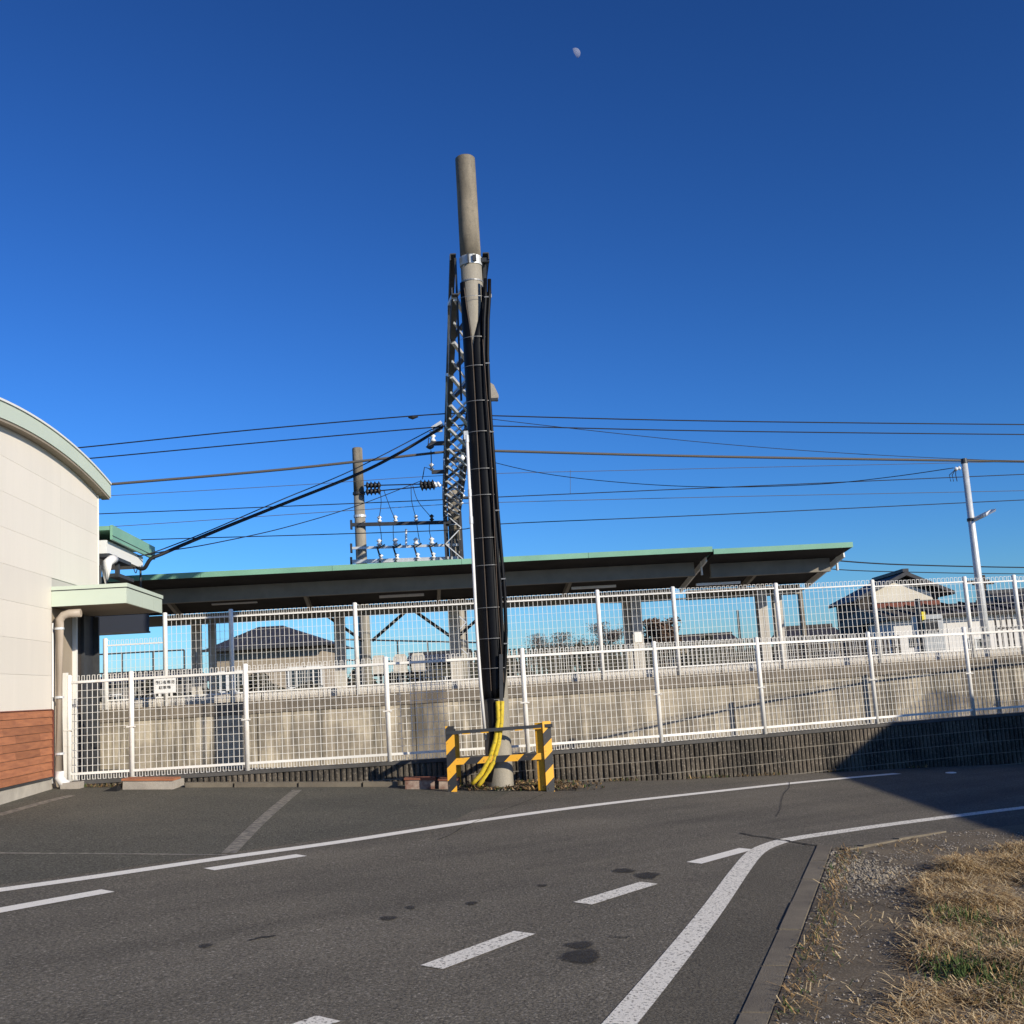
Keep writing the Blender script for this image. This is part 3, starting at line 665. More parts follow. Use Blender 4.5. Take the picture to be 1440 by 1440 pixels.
part('porch_door', 'dark_metal', sb, lambda b: canopy(b, -2.5, -.06, 1.625, 2.30, .35, 3.02))
part('door_frame', 'galv_dull', sb, lambda b: canopy(b, -.1, .02, 2.26, 2.33, .35, 3.02))
part('door_frame', 'galv_dull', sb, lambda b: canopy(b, -.058, -.01, 1.60, 1.66, .35, 3.02))
part('porch_post', 'white_trim', sb, lambda b: canopy(b, -.03, .03, 1.10, 1.16, .35, 3.0))
# lower roof behind: box gutter slab with green edge
for a, e in ((2.60, 3.6), (3.604, 4.55), (4.554, 5.52)):
    part('rear_fascia', 'mint_green', sb, lambda b: canopy(b, .12, .16, a, e, 4.30, 4.54))
part('rear_fascia_line', 'dark_metal', sb, lambda b: canopy(b, .155, .166, 2.6, 5.52, 4.355, 4.366))
part('rear_roof', 'mint_green', sb, lambda b: canopy(b, -5, .118, 2.61, 5.5, 4.46, 4.53))
part('rear_gutter_box', 'white_trim', sb, lambda b: canopy(b, -5, .06, 2.62, 5.0, 4.08, 4.298))
part('rear_bracket', 'dark_metal', sb, lambda b: [canopy(b, -.1, .1, 2.62, 4.0, 4.02, 4.078), canopy(b, -.05, .12, 3.1, 4.1, 3.74, 3.80), canopy(b, -.02, .04, 3.4, 3.5, 3.74, 4.02)])
# downpipes
def elbow(b, pts, r): b.tube(pts, r, 12)
part('downpipe', 'pipe_beige', sb, lambda b: b.tube([B(.38, .14, 2.92), B(.22, .14, 2.92), B(.14, .14, 2.90), B(.09, .14, 2.84), B(.085, .14, 2.76), B(.085, .14, .70)], .058, 14), True)
part('downpipe', 'pipe_white', sb, lambda b: b.tube([B(.17, .2, .57), B(.12, .16, .60), B(.085, .14, .68), B(.085, .14, .76)], .066, 12), True)
part('downpipe', 'pipe_white', sb, lambda b: b.tube([B(.14, 2.75, 3.99), B(.13, 2.62, 3.97), B(.10, 2.5, 3.90), B(.09, 2.47, 3.80), B(.09, 2.47, 3.2)], .075, 12), True)
part('downpipe', 'pipe_white', sb, lambda b: b.tube([B(-.02, .16, 2.8), B(-.02, .16, .6)], .022, 10), True)
for z in (2.70, 1.75, .98):
    part('pipe_bracket', 'galvanised', sb, lambda b: [b.tube([B(.085, .14, z), B(.085, .14, z+.03)], .066, 12), b.bar(B(-.03, .15, z+.015), B(.06, .15, z+.015), .02, .02)])
part('service_conduit', 'dark_metal', sb, lambda b: b.tube([B(.03, 2.36, 3.85), B(.03, 2.36, 3.3)], .02, 8))
part('drain_gully', 'old_concrete', sb, lambda b: b.box(B(.24, .2, .555), (.26, .2, .09), BA))

# ------------------------------------------------------------------ main concrete pole with cable guards
PX, PY = -.378, 15.72
mp_ = thing('concrete_pole', 'tall tapering concrete pole wrapped in black cable guards behind striped barrier', 'pole', (PX, PY, .18))
def prad(z): return .182-(z-.2)/9.1*.038
part('shaft', 'pole_pale', mp_, lambda b: b.tube([(PX, PY, z) for z in (-.2, .2, 2, 4, 6, 7.63)], [prad(z) for z in (.2, .2, 2, 4, 6, 7.63)], 28), True)
part('shaft_top', 'pole_concrete', mp_, lambda b: b.tube([(PX, PY, z) for z in (7.632, 8, 8.6, 9.22, 9.24)], [prad(z) for z in (7.632, 8, 8.6, 9.22)]+[prad(9.24)-.02], 28), True)
def shell(b, lo, hi, z0, z1, t=.03, n=14, m=40):
    """smooth curved cable cover lying against the shaft between two angles that change with height"""
    rows = []
    for k in range(m+1):
        z = z0+(z1-z0)*k/m; a, c_ = lo(z), hi(z); outer = []; inner = []
        for j in range(n+1):
            th = a+(c_-a)*j/n; e = math.sin(math.pi*j/n)**.35; r1 = prad(z)+.004+t*e; r0 = prad(z)-.004
            outer.append((PX+r1*math.sin(th), PY-r1*math.cos(th), z)); inner.append((PX+r0*math.sin(th), PY-r0*math.cos(th), z))
        rows.append(outer+inner[::-1])
    base = len(b.v); L_ = len(rows[0])
    for r_ in rows: b.v += r_
    for k in range(m):
        for j in range(L_):
            p_ = base+k*L_+j; q_ = base+k*L_+(j+1) % L_; b.f.append((p_, q_, q_+L_, p_+L_)); b.mi.append(0)
    b.f.append(tuple(base+j for j in range(L_))); b.f.append(tuple(base+m*L_+j for j in reversed(range(L_)))); b.mi += [0, 0]
def ease(v, a, c_): t = max(0, min(1, (v-a)/(c_-a))); return t*t*(3-2*t)
SEAM = R(-13)
part('cable_cover', 'black_pipe', mp_, lambda b: shell(b, lambda z: R(-82)+R(30)*(1-ease(z, 1.3, 2.2)), lambda z: SEAM+R(-26)*ease(z, 6.3, 7.3), 1.37, 7.30), True)
part('cable_cover', 'black_pipe', mp_, lambda b: shell(b, lambda z: SEAM+R(1.2)+R(72)*ease(z, 6.25, 7.2), lambda z: R(66)-R(36)*(1-ease(z, 1.3, 2.2))+R(14)*ease(z, 6.3, 7.2), 1.40, 7.22, .034), True)
part('cover_seam', 'seam_brown', mp_, lambda b: b.tube([(PX+(prad(z)+.03)*math.sin(SEAM-R(26)*ease(z, 6.3, 7.3)), PY-(prad(z)+.03)*math.cos(SEAM-R(26)*ease(z, 6.3, 7.3)), z) for z in [1.5+.3*k for k in range(20)]], .005, 6))
part('cover_seam', 'seam_brown', mp_, lambda b: b.tube([(PX+.125+.012*math.sin(z*1.7), PY-(prad(z)+.06), z) for z in [1.6+.3*k for k in range(17)]], .005, 6))
# two outer guards bowing away on the right
for j in range(2):
    def f(b):
        pts = []
        for z, x in ((1.40, .085), (1.65, .125), (2.0, .165), (2.3, .19), (2.8, .20), (3.4, .185), (4.2, .165), (5.2, .15), (5.6, .145), (6.2, .155), (6.7, .19), (7.0, .225), (7.3, .245)):
            pts.append((PX+x+.01-j*.055, PY-.155-.035*j, z))
        b.tube(pts, .027, 10)
    part('cable_guard', 'black_pipe', mp_, f, True)
for z in (7.05, 6.45, 6.03, 5.52, 5.08, 4.55, 4.18, 3.58, 3.2, 2.62, 2.2, 1.8, 1.38):
    def f(b):
        n = 12; r_ = prad(z)+.07
        a0, a1 = (math.pi*1.14, math.pi*1.72) if z < 6.3 else (math.pi*.95, math.pi*1.75)
        pts = [(PX+math.cos(a0+(a1-a0)*k/n)*r_, PY+math.sin(a0+(a1-a0)*k/n)*r_, z) for k in range(n+1)]
        for k in range(n): b.bar(pts[k], pts[k+1], .003, .006)
    part('strap', 'steel_band', mp_, f)
for z, x in ((7.02, .20), (6.05, .16), (5.06, .165), (3.95, .18), (3.0, .205), (2.12, .19)):
    part('strap_clip', 'steel_band', mp_, lambda b: b.box((PX+x, PY-.21, z), (.06, .02, .016)))
# grey guard bar and yellow visibility covers at the foot
part('guard_bar', 'galv_dull', mp_, lambda b: b.bar((PX+.085, PY-.245, 1.36), (PX+.115, PY-.245, 1.98), .05, .02))
part('black_cover', 'black_pipe', mp_, lambda b: b.tube([(PX-.05, PY-.20, 1.4), (PX-.045, PY-.205, .9), (PX-.09, PY-.24, .6), (PX-.16, PY-.3, .32)], .06, 12), True)
for j, pix in enumerate((((700, 986), (701, 1012), (697, 1040), (689, 1066), (677, 1088), (664, 1103)), ((706, 986), (705, 1016), (701, 1046), (694, 1071), (684, 1091), (672, 1106)))):
    def f(b):
        pts = [P(x, y, PY-.27-.012*k) for k, (x, y) in enumerate(pix)]
        fine_ = []
        for k in range(len(pts)-1):
            for t in (0, .33, .66): fine_.append(pts[k].lerp(pts[k+1], t))
        fine_.append(pts[-1]); b.tube(fine_, [.031]*(len(fine_)-2)+[.029, .024], 12)
    part('yellow_cover', 'yellow_guard', mp_, f, True)
# collar near the top, small fixture on the right, side conduit on the left
def ring(b, z, h, r_): b.tube([(PX, PY, z-h/2), (PX, PY, z+h/2)], r_, 24)
part('collar', 'galvanised', mp_, lambda b: ring(b, 7.63, .13, prad(7.6)+.012))
part('collar_bolt', 'dark_metal', mp_, lambda b: [b.box((PX+.06, PY-.165, 7.63), (.05, .05, .09)), b.box((PX-.03, PY-.17, 7.63), (.02, .04, .14)), b.box((PX+.2, PY-.05, 7.63), (.14, .05, .06))])
part('collar', 'steel_band', mp_, lambda b: ring(b, 7.32, .02, prad(7.3)+.008))
p = P(693, 552, PY)
part('clamp_fixture', 'old_concrete', mp_, lambda b: b.extrude([p+Vector((-.06, -.05, .16)), p+Vector((.02, -.05, .10)), p+Vector((.08, -.05, -.05)), p+Vector((.06, -.05, -.12)), p+Vector((-.06, -.05, -.10))], (0, .12, 0)))
part('clamp_bolt', 'dark_metal', mp_, lambda b: [b.box(p+Vector((-.08, -.04, -.06)), (.1, .05, .05)), b.box(p+Vector((.02, -.06, -.12)), (.1, .05, .04))])
a = P(657, 622, PY-.26); e = P(670, 880, PY-.26); e2 = P(676, 965, PY-.26); e3 = P(683, 1040, PY-.18)
part('side_conduit', 'pipe_white', mp_, lambda b: b.tube([a, e, e2, e3], .021, 12), True)
for q in (a, a.lerp(e, .45), a.lerp(e, .3)): part('side_conduit_joint', 'galvanised', mp_, lambda b: b.tube([q, q+Vector((0, 0, .10))], .027, 12))
part('side_conduit_head', 'galvanised', mp_, lambda b: b.box(a+Vector((-.01, .02, .10)), (.06, .08, .12)))
part('base_ring', 'old_concrete', mp_, lambda b: b.tube([(PX, PY, .17), (PX, PY, .22)], .22, 20))

# ------------------------------------------------------------------ lattice gantry beam over the tracks
gb = thing('gantry_beam', 'long steel lattice gantry beam running back from the concrete pole', 'gantry', (PX, PY, 7.5))
GD = Vector((-.075, 1, 0)).normalized(); GNV = Vector((GD.y, -GD.x, 0)); GLEN = 20.6
def GB(s, o, z): v = Vector((PX-.02, PY, 0))+GD*s+GNV*o; return Vector((v.x, v.y, z))
ZT, ZB, HW = 7.72, 7.12, .235
def chord(b, o, z, sx, sz):
    b.bar(GB(-.12, o, z), GB(GLEN, o, z), .085, .016); b.bar(GB(-.12, o+sx*.042, z-sz*.05), GB(GLEN, o+sx*.042, z-sz*.05), .016, .09)
for o, z, sx, sz in ((-HW, ZT, -1, 1), (HW, ZT, 1, 1), (-HW, ZB, -1, -1), (HW, ZB, 1, -1)):
    part('chord', 'galv_dull', gb, lambda b: chord(b, o, z, sx, sz))
npan = 10; st = GLEN/npan
for k in range(npan):
    s0 = k*st; s1 = s0+st
    part('lacing_bar', 'galvanised', gb, lambda b: b.bar(GB(s0, -HW, ZB-.03), GB(s1, HW, ZB-.03), .055, .06))
    part('lacing_bar', 'galv_dull', gb, lambda b: b.bar(GB(s0, HW, ZB+.03), GB(s1, -HW, ZB+.03), .06, .05))
    part('lacing_bar', 'galvanised', gb, lambda b: b.bar(GB(s0, HW, ZT+.012), GB(s1, -HW, ZT+.012), .03, .045))
    for o in (-HW, HW):
        part('lacing_bar', 'galvanised', gb, lambda b: b.bar(GB(s0, o*1.17, ZT if k % 2 else ZB), GB(s1, o*1.17, ZB if k % 2 else ZT), .035, .05))
    part('lacing_bar', 'galvanised', gb, lambda b: b.bar(GB(s0+st*.5, -HW, ZB-.05), GB(s1+st*.5, HW, ZB-.05), .02, .04))
    if k % 2: part('gusset_plate', 'galvanised', gb, lambda b: [b.box(GB(s0, o*1.19, ZB+.02), (.012, .14, .12), math.atan2(-GD.x, GD.y)) for o in (-HW, HW)])
# lower ties from beam to shaft
part('tie_rod', 'dark_metal', gb, lambda b: [b.bar(GB(.0, -.2, 7.70), GB(.15, -.22, 5.62), .03, .03), b.bar(GB(.02, .23, 7.74), GB(.1, .2, 7.2), .045, .045)])

# lattice mast under the far end of the beam
for sx in (-.26, .26):
    part('mast_leg', 'galv_dull', gb, lambda b: b.bar(GB(GLEN-.45, sx, 1.2), GB(GLEN-.45, sx, ZB), .07, .07))
for k in range(9):
    z = 2.6+k*.5
    part('mast_lacing', 'galvanised', gb, lambda b: b.bar(GB(GLEN-.5, -.26 if k % 2 else .26, z), GB(GLEN-.5, .26 if k % 2 else -.26, z+.5), .06, .03))
def insulator(b, base, h=.28, r=.055, up=Vector((0, 0, 1)), n=3):
    up = up.normalized(); pts = [base]; rs = [.015]
    for k in range(n):
        q = base+up*(h*(k+.15)/n); pts += [q, q+up*h*.25/n, q+up*h*.6/n]; rs += [r*.55, r, r*.5]
    pts.append(base+up*h); rs.append(.015); b.tube(pts, rs, 10)

# ------------------------------------------------------------------ far railway poles with crossarms
p1 = P(505, 700, 36.3); p2 = P(637, 700, 36.3)
def conc_pole(name, label, x, y, z0, z1, r0, r1):
    t = thing(name, label, 'pole', (x, y, z0), 'railway poles behind the canopy')
    zm = z1-1.6; rm = r0+(r1-r0)*(zm-z0)/(z1-z0)
    part('shaft', 'pole_pale', t, lambda b: b.tube([(x, y, z0), (x, y, zm)], [r0, rm], 20), True)
    part('shaft_top', 'pole_concrete', t, lambda b: b.tube([(x, y, zm+.002), (x, y, z1-.03), (x, y, z1)], [rm, r1, r1*.85], 20), True)
    return t
fpL = conc_pole('railway_pole', 'bare topped concrete railway pole rising behind canopy, left of the gantry', p1.x, p1.y, .4, 9.5, .20, .165)
fpR = conc_pole('railway_pole', 'concrete railway pole carrying the far end of the lattice gantry', p2.x, p2.y, .4, 7.9, .215, .19)
for z in (7.95, 7.2):
    part('pole_band', 'galvanised' if z < 7.5 else 'dark_metal', fpL, lambda b: b.tube([(p1.x, p1.y, z), (p1.x, p1.y, z+.08)], .2, 18))
part('pole_band', 'galvanised', fpR, lambda b: b.tube([(p2.x, p2.y, 6.75), (p2.x, p2.y, 6.9)], .225, 18))
part('stay_bar', 'dark_metal', fpR, lambda b: [b.bar((p2.x-.27, p2.y-.1, 4.2), (p2.x-.27, p2.y-.1, 7.4), .12, .12), b.bar((p2.x+.1, p2.y-.25, 6.6), (p2.x+.26, p2.y-.25, 4.6), .05, .05), b.bar((p2.x-.05, p2.y-.25, 6.6), (p2.x-.2, p2.y-.25, 5.4), .05, .05)])
for row, (ya, yb, zw) in enumerate(((738, 734, .11), (771, 766, .08), (790, 785, .12))):
    a = P(494, ya, 36.1); e = P(647, yb, 36.1)
    arm = thing('cross_arm', ['upper steel crossarm with four small insulators between the far poles', 'middle thin pale crossarm with white disconnectors between the far poles', 'lowest steel crossarm just above the canopy roof between far poles'][row], 'crossarm', a, 'crossarms between the far poles')
    part('arm', ['dark_metal', 'galvanised', 'galvanised'][row], arm, lambda b: b.bar(a, e, zw*.8, zw))
    for x in (534, 556.5, 585.5, 607.5):
        q = a.lerp(e, (x-494)/(647-494))
        if row == 0:
            part('insulator', 'porcelain' if x < 600 else 'black_insulator', arm, lambda b: insulator(b, q+Vector((0, -.03, .05)), .22, .085, n=2), True)
        elif row == 1:
            part('insulator', 'porcelain', arm, lambda b: insulator(b, q+Vector((0, -.06, .03)), .24, .10, n=2), True)
            part('insulator', 'porcelain', arm, lambda b: insulator(b, q+Vector((.03, -.06, -.42)), .2, .09, n=2), True)
            part('disconnector', 'black_insulator', arm, lambda b: [b.bar(q+Vector((-.08, -.08, .02)), q+Vector((.02, -.08, -.36)), .07, .05), b.bar(q+Vector((-.05, -.08, -.05)), q+Vector((.18, -.08, .07)), .04, .04)])
        else:
            part('stirrup', 'dark_metal', arm, lambda b: b.bar(q+Vector((0, -.06, .0)), q+Vector((.08, -.06, -.28)), .05, .05))
    part('end_bracket', 'dark_metal', arm, lambda b: [b.box(a, (.06, .12, .3)), b.box(e, (.08, .12, .3))])
    if row == 1: part('rod', 'porcelain', arm, lambda b: b.tube([P(571, 770, 36), P(571, 744, 36)], .035, 8))

# ------------------------------------------------------------------ wires
def wire(name, label, pts, r, m_='black_rubber', sag=0, n=14, group='overhead wires'):
    pts = [Vector(q) for q in pts]; b = MB(); out = []
    if len(pts) == 2:
        for k in range(n+1):
            t = k/n; q = pts[0].lerp(pts[1], t); q.z -= sag*4*t*(1-t); out.append(q)
    else:
        for i in range(len(pts)-1):
            p0 = pts[max(0, i-1)]; q1_ = pts[i]; q2_ = pts[i+1]; p3 = pts[min(len(pts)-1, i+2)]
            for k in range(6):
                t = k/6; out.append(.5*((2*q1_)+(q2_-p0)*t+(2*p0-5*q1_+4*q2_-p3)*t*t+(3*q1_-p0-3*q2_+p3)*t**3))
        out.append(pts[-1])
    b.tube(out, r, 6); o = b.build(name, m_, smooth=True); return tag(o, label, 'wire', group)
wire('overhead_wire', 'topmost overhead wire running past the lattice gantry', [P(-60, 645, 23.5), P(107, 630, 24), P(360, 604, 24.4), P(622, 582, 24.8), P(690, 584.5, 24.9), P(1000, 592, 25.8), P(1440, 597, 27), P(1700, 598, 28)], .014)
wire('overhead_wire', 'second overhead wire from top running past the lattice gantry', [P(-60, 661, 24.5), P(122, 645, 25), P(380, 621, 25.4), P(622, 600, 25.8), P(690, 599, 25.9), P(1000, 606, 26.8), P(1440, 611, 28), P(1700, 612, 29)], .014)
wire('feeder_cable', 'thick pale feeder cable crossing the sky at mid height', [P(-60, 699, 26), P(155, 681, 27), P(400, 660, 27.5), P(640, 634, 28), P(690, 634, 28), P(1000, 642, 29), P(1440, 649, 30.5), P(1700, 652, 31.5)], .034, 'grey_cable')
wire('overhead_wire', 'faint thin wire just below the thick pale feeder cable', [P(-60, 708, 30), P(155, 697, 30), P(420, 682, 30.5), P(640, 668, 31), P(900, 661, 32), P(1340, 651, 33), P(1700, 643, 34)], .008, 'grey_cable')
wire('overhead_wire', 'dark catenary wire with hangers below the faint thin wire', [P(-60, 731, 29), P(143, 722.5, 29.5), P(400, 712, 30), P(640, 702, 30.5), P(700, 699, 30.6), P(1000, 686, 31.5), P(1440, 667, 33), P(1700, 656, 34)], .013)
wire('overhead_wire', 'thin wire between the two contact wires above the canopy', [P(-60, 752, 31), P(165, 740, 31.5), P(400, 724, 32), P(640, 708.5, 32.5), P(700, 706.5, 32.6), P(1000, 699, 33.5), P(1440, 690, 35), P(1700, 684, 36)], .009, 'grey_cable')
wire('overhead_wire', 'lowest contact wire crossing just above the canopy roof', [P(-60, 768, 29), P(215, 758.5, 29.5), P(440, 752, 30), P(640, 745, 30.5), P(700, 737, 30.6), P(1000, 724, 31.5), P(1440, 703, 33), P(1700, 691, 34)], .013)
wire('overhead_wire', 'thin wire slanting down right from the gantry across the sky', [P(655, 585, 25.5), P(800, 602, 26), P(1000, 623, 27), P(1200, 638, 28), P(1440, 649, 30), P(1700, 657, 32)], .008)
wire('overhead_wire', 'sagging wire from the gantry to the lamp pole head', [P(655, 640, 27), P(760, 665, 26.5), P(880, 679, 26), P(1010, 685, 25), P(1150, 681, 24.2), P(1250, 671, 23.6), P(1341, 658, 23.1)], .009)
wire('service_cable', 'thick black cable sagging from the gantry to the station building', [P(622, 601, 26), P(560, 638, 25), P(500, 668, 24), P(400, 708, 22.8), P(320, 740, 21.8), P(260, 765, 21), P(228, 779, 20.6), P(212, 786, 20.5), P(203, 799, 20.5), P(194, 798, 20.5), P(189, 786, 20.5)], .036, group='cables to the station building')
wire('service_cable', 'thin messenger wire above the thick black cable to the station', [P(622, 596, 26), P(500, 659, 24), P(400, 701, 22.8), P(300, 744, 21.6), P(240, 768, 20.8), P(205, 780, 20.5), P(182, 783, 20.3)], .012, group='cables to the station building')
wire('service_cable', 'lower thin cable from the far insulators to the station building', [P(590, 677, 35.5), P(500, 712, 32), P(400, 742, 28), P(300, 764, 24), P(240, 774, 22), P(205, 780, 20.6)], .012, group='cables to the station building')
wire('drop_cable', 'thin looped cable end hanging below the station roof bracket', [P(189, 786, 20.5), P(188, 798, 20.5), P(191, 806, 20.5), P(193, 797, 20.5), P(190, 787, 20.5)], .008)
wire('signal_cable', 'twisted dark cable bundle behind the fence under the canopy', [P(640, 838, 34), P(760, 845, 34.5), P(860, 847, 35), P(960, 842, 36), P(1060, 834, 37), P(1130, 829, 38)], .03)
wire('distant_wire', 'upper of two bundled wires beside the brown gabled house', [P(1100, 781, 44), P(1210, 791, 46), P(1300, 795, 48), P(1440, 798, 52), P(1650, 800, 58)], .028)
wire('distant_wire', 'lower plain wire beside the brown gabled house', [P(1080, 790, 44), P(1180, 801, 46), P(1300, 805, 48), P(1440, 807, 52), P(1650, 808, 58)], .02)
# clips on the contact wires, as small droppers
for a, e in (((802, 661), (802, 695)),):
    wire('dropper_wire', 'short vertical dropper wire between the catenary wires', [P(*a, 31.2), P(*e, 31.2)], .006, 'grey_cable')
# tension insulators and jumper wires by the far poles
for i, (a, e, lb) in enumerate((((512, 683, 36), (620, 680, 36), 'upper short span with black tension insulators between far poles'), ((512, 692, 36), (622, 682, 36), 'lower short span with black tension insulators between far poles'))):
    A, E_ = P(*a), P(*e); sp = thing('tension_span', lb, 'insulator', A, 'tension spans')
    part('span_wire', 'black_rubber', sp, lambda b: b.tube([A, E_], .02, 6))
    part('insulator', 'black_insulator', sp, lambda b: insulator(b, A.lerp(E_, .02), .5, .14, E_-A, 4), True)
    part('insulator', 'black_insulator', sp, lambda b: insulator(b, A.lerp(E_, .72), .5, .15, E_-A, 4), True)
    part('end_fitting', 'porcelain', sp, lambda b: insulator(b, A.lerp(E_, .90), .22, .08, E_-A, 2), True)
for i, (pts, lb) in enumerate(((((533, 683), (536, 705), (533, 730)), 'first jumper wire from the left dropping to the far crossarm'), (((540, 690), (549, 715), (556, 731)), 'second jumper wire from the left dropping to the far crossarm'), (((578, 681), (579, 705), (585, 729)), 'third jumper wire from the left dropping to the far crossarm'), (((580, 681), (588, 705), (607, 728)), 'rightmost jumper wire dropping to the far crossarm'),
        (((534, 738), (536, 752), (537, 766)), 'lower jumper at the first insulator of the far crossarm'), (((553, 738), (553, 752), (554, 766)), 'lower jumper at the second insulator of the far crossarm'), (((586, 736), (588, 750), (591, 765)), 'lower jumper at the third insulator of the far crossarm'), (((604, 736), (604, 748), (608, 764)), 'lower jumper at the rightmost insulator of the far crossarm'))):
    wire('jumper_wire', lb, [P(x, y, 36) for x, y in pts], .012, group='jumper wires')
# bracket arms with insulators on the gantry's left side
for i, (y, Y, x0, lb) in enumerate(((624, 27.6, 605, 'upper bracket with hanging insulator on left of the gantry'), (664, 30.3, 607, 'lower bracket with white insulator on left of the gantry'))):
    br = thing('gantry_bracket', lb, 'bracket', P(622, y, Y), 'brackets on the gantry')
    A, E_ = P(x0, y, Y), P(628, y-1, Y)
    part('arm', 'dark_metal', br, lambda b: b.bar(A, E_, .07, .10))
    part('insulator', 'porcelain', br, lambda b: insulator(b, P(609 if i == 0 else 607, y-2, Y), .22, .08, n=2), True)
    if i == 0: part('insulator', 'galv_dull', br, lambda b: insulator(b, P(605, y+8, Y), .16, .11, n=1), True)
    part('jumper', 'black_rubber', br, lambda b: b.tube([P(609, y-4, Y), P(603, y-8, Y), P(602, y+2, Y)] if i == 0 else [P(607, y-4, Y), P(597, y-7, Y), P(594, y+10, Y)], .014, 6))
wire('jumper_wire', 'vertical jumper joining the two gantry brackets', [P(606, 634, 27.6), P(606.5, 648, 29), P(606, 660, 30.3)], .012, group='jumper wires')
for i, (y, Y) in enumerate(((648, 29.2), (700, 34))):
    br = thing('gantry_bracket', ['short bracket with white insulators on the right of the gantry', 'white insulator cluster at the far end of the gantry'][i], 'bracket', P(652, y, Y), 'brackets on the gantry')
    part('arm', 'galv_dull', br, lambda b: b.bar(P(636, y, Y), P(662, y, Y), .06, .08))
    part('insulator', 'porcelain', br, lambda b: insulator(b, P(650, y, Y), .3, .1, n=2), True)
    part('insulator', 'porcelain', br, lambda b: insulator(b, P(648, y+10, Y), .26, .1, n=2), True)
tf_ = thing('cable_clamp', 'grey tension clamp where the station cable meets the gantry', 'clamp', P(615, 600, 26))
part('clamp_body', 'galvanised', tf_, lambda b: [b.bar(P(608, 604, 26), P(622, 595, 26), .11, .12), b.bar(P(604, 608, 26), P(622, 606, 26), .04, .04)])
tw = thing('wire_splice', 'dark spindle splice on the topmost wire left of the gantry', 'splice', P(580, 587, 24.8)); part('splice_body', 'black_insulator', tw, lambda b: b.tube([P(574, 587, 24.72), P(580, 587, 24.73), P(588, 586, 24.74)], [.015, .05, .015], 8))

# ------------------------------------------------------------------ striped barrier round the pole
br = thing('pole_barrier', 'yellow and black striped guard barrier in front of the concrete pole', 'barrier', G(700, 1105))
def stripe_post(x, z1, yw, rz=0, sz=.118, m_='hazard_stripe'):
    part('post', m_, br, lambda b: b.box((x, yw, (z1-.05)/2+.03), (sz, .03, z1-.0+.02), rz))
BYF = 15.38
pl = P(634, 1060, BYF); pr = P(771, 1060, BYF); ptl = P(634, 1021, BYF).z; ptr = P(771, 1014, BYF).z
gl = gz(pl.x, BYF); gr = gz(pr.x, BYF)
part('post', 'hazard_stripe', br, lambda b: b.box((pl.x, BYF, (ptl+gl)/2-.02), (.118, .014, ptl-gl+.04)))
part('post_web', 'hazard_yellow', br, lambda b: b.box((pl.x-.053, BYF+.062, (ptl+gl)/2-.02), (.012, .108, ptl-gl+.04)))
part('post', 'hazard_stripe', br, lambda b: b.box((pr.x, BYF, (ptr+gr)/2-.02), (.115, .014, ptr-gr+.04), R(18)))
part('post_web', 'hazard_yellow', br, lambda b: b.box((pr.x-.105, BYF+.045, (ptr+gr)/2+.0), (.105, .014, ptr-gr-.03), R(-16)))
part('rail', 'hazard_stripe', br, lambda b: b.bar(P(641, 1071, BYF+.02), P(766, 1063, BYF+.02), .014, .085))
part('rail', 'dark_metal', br, lambda b: b.bar(P(627, 1031, BYF-.012), P(777, 1020, BYF-.012), .010, .045))
part('rail_stripe', 'hazard_yellow', br, lambda b: [b.bar(P(x, 1034-(x-627)*.073, BYF-.019), P(x+11, 1034-(x+11-627)*.073, BYF-.019), .003, .014) for x in (650, 676, 724, 750)])
side = P(634, 1060, BYF+.75)
for x, nm in ((pl.x, 0), (pr.x, 1)):
    for zz in (.34, .78): part('side_rail', 'hazard_stripe', br, lambda b: b.bar((x, BYF+.03, (gl+gr)/2+zz), (x+.02, BYF+.85, (gl+gr)/2+zz), .012, .08))
    part('rear_post', 'hazard_yellow', br, lambda b: b.box((x+.02, BYF+.86, .5), (.10, .012, .9)))

# ------------------------------------------------------------------ low concrete blocks at the wall foot
def low_block(name, label, pix0, pix1, Y, h, top, body_m, depth=.32):
    a = P(pix0, 1105, Y); e = P(pix1, 1105, Y); t = thing(name, label, 'concrete block', (a+e)/2)
    cx = (a.x+e.x)/2; g0 = gz(cx, Y); L = e.x-a.x
    t.location = (cx, Y, g0)
    def f(b):
        M_ = Matrix.Rotation(math.atan(GX), 3, 'Y').inverted()
        b.box((cx, Y, g0+h/2-.04), (L, depth, h+.06), M=M_)
    part('body', body_m, t, f)
    part('top_plate', top, t, lambda b: b.box((cx, Y, g0+h+.005), (L+.02, depth+.03, .028), M=Matrix.Rotation(math.atan(GX), 3, 'Y').inverted()))
    return t
low_block('concrete_block', 'low pale concrete block with orange top at foot of left fence', 178, 248, 15.98, .125, 'siding', 'old_concrete')
t = thing('broken_block', 'broken mossy block end beside the orange topped block', 'concrete block', G(256, 1108)); part('body', 'old_concrete', t, lambda b: b.extrude([G(249, 1107), G(262, 1105), G(263, 1098), G(250, 1099)], (0, 0, .11)))
low_block('kerb_block', 'low red and white worn block with rusty plate left of barrier', 571, 612, 15.85, .13, 'rust_brown', 'red_white', .24)
low_block('kerb_block', 'short worn block with rusty plate half hidden by the barrier post', 618, 646, 15.85, .12, 'rust_brown', 'red_white', .24)
t = thing('edging', 'long flat concrete edging strip at the foot of the block wall', 'edging', G(400, 1102))
for x0, x1 in ((262, 330), (331, 420), (421, 510), (511, 560)):
    def f(b):
        a = P(x0, 1100, 16.13); e = P(x1, 1100, 16.16); a.z = gz(a.x, a.y)+.02; e.z = gz(e.x, e.y)+.02; b.bar(a, e+(a-e)*.01, .14, .09)
    part('edging_stone', 'kerb_concrete', t, f)
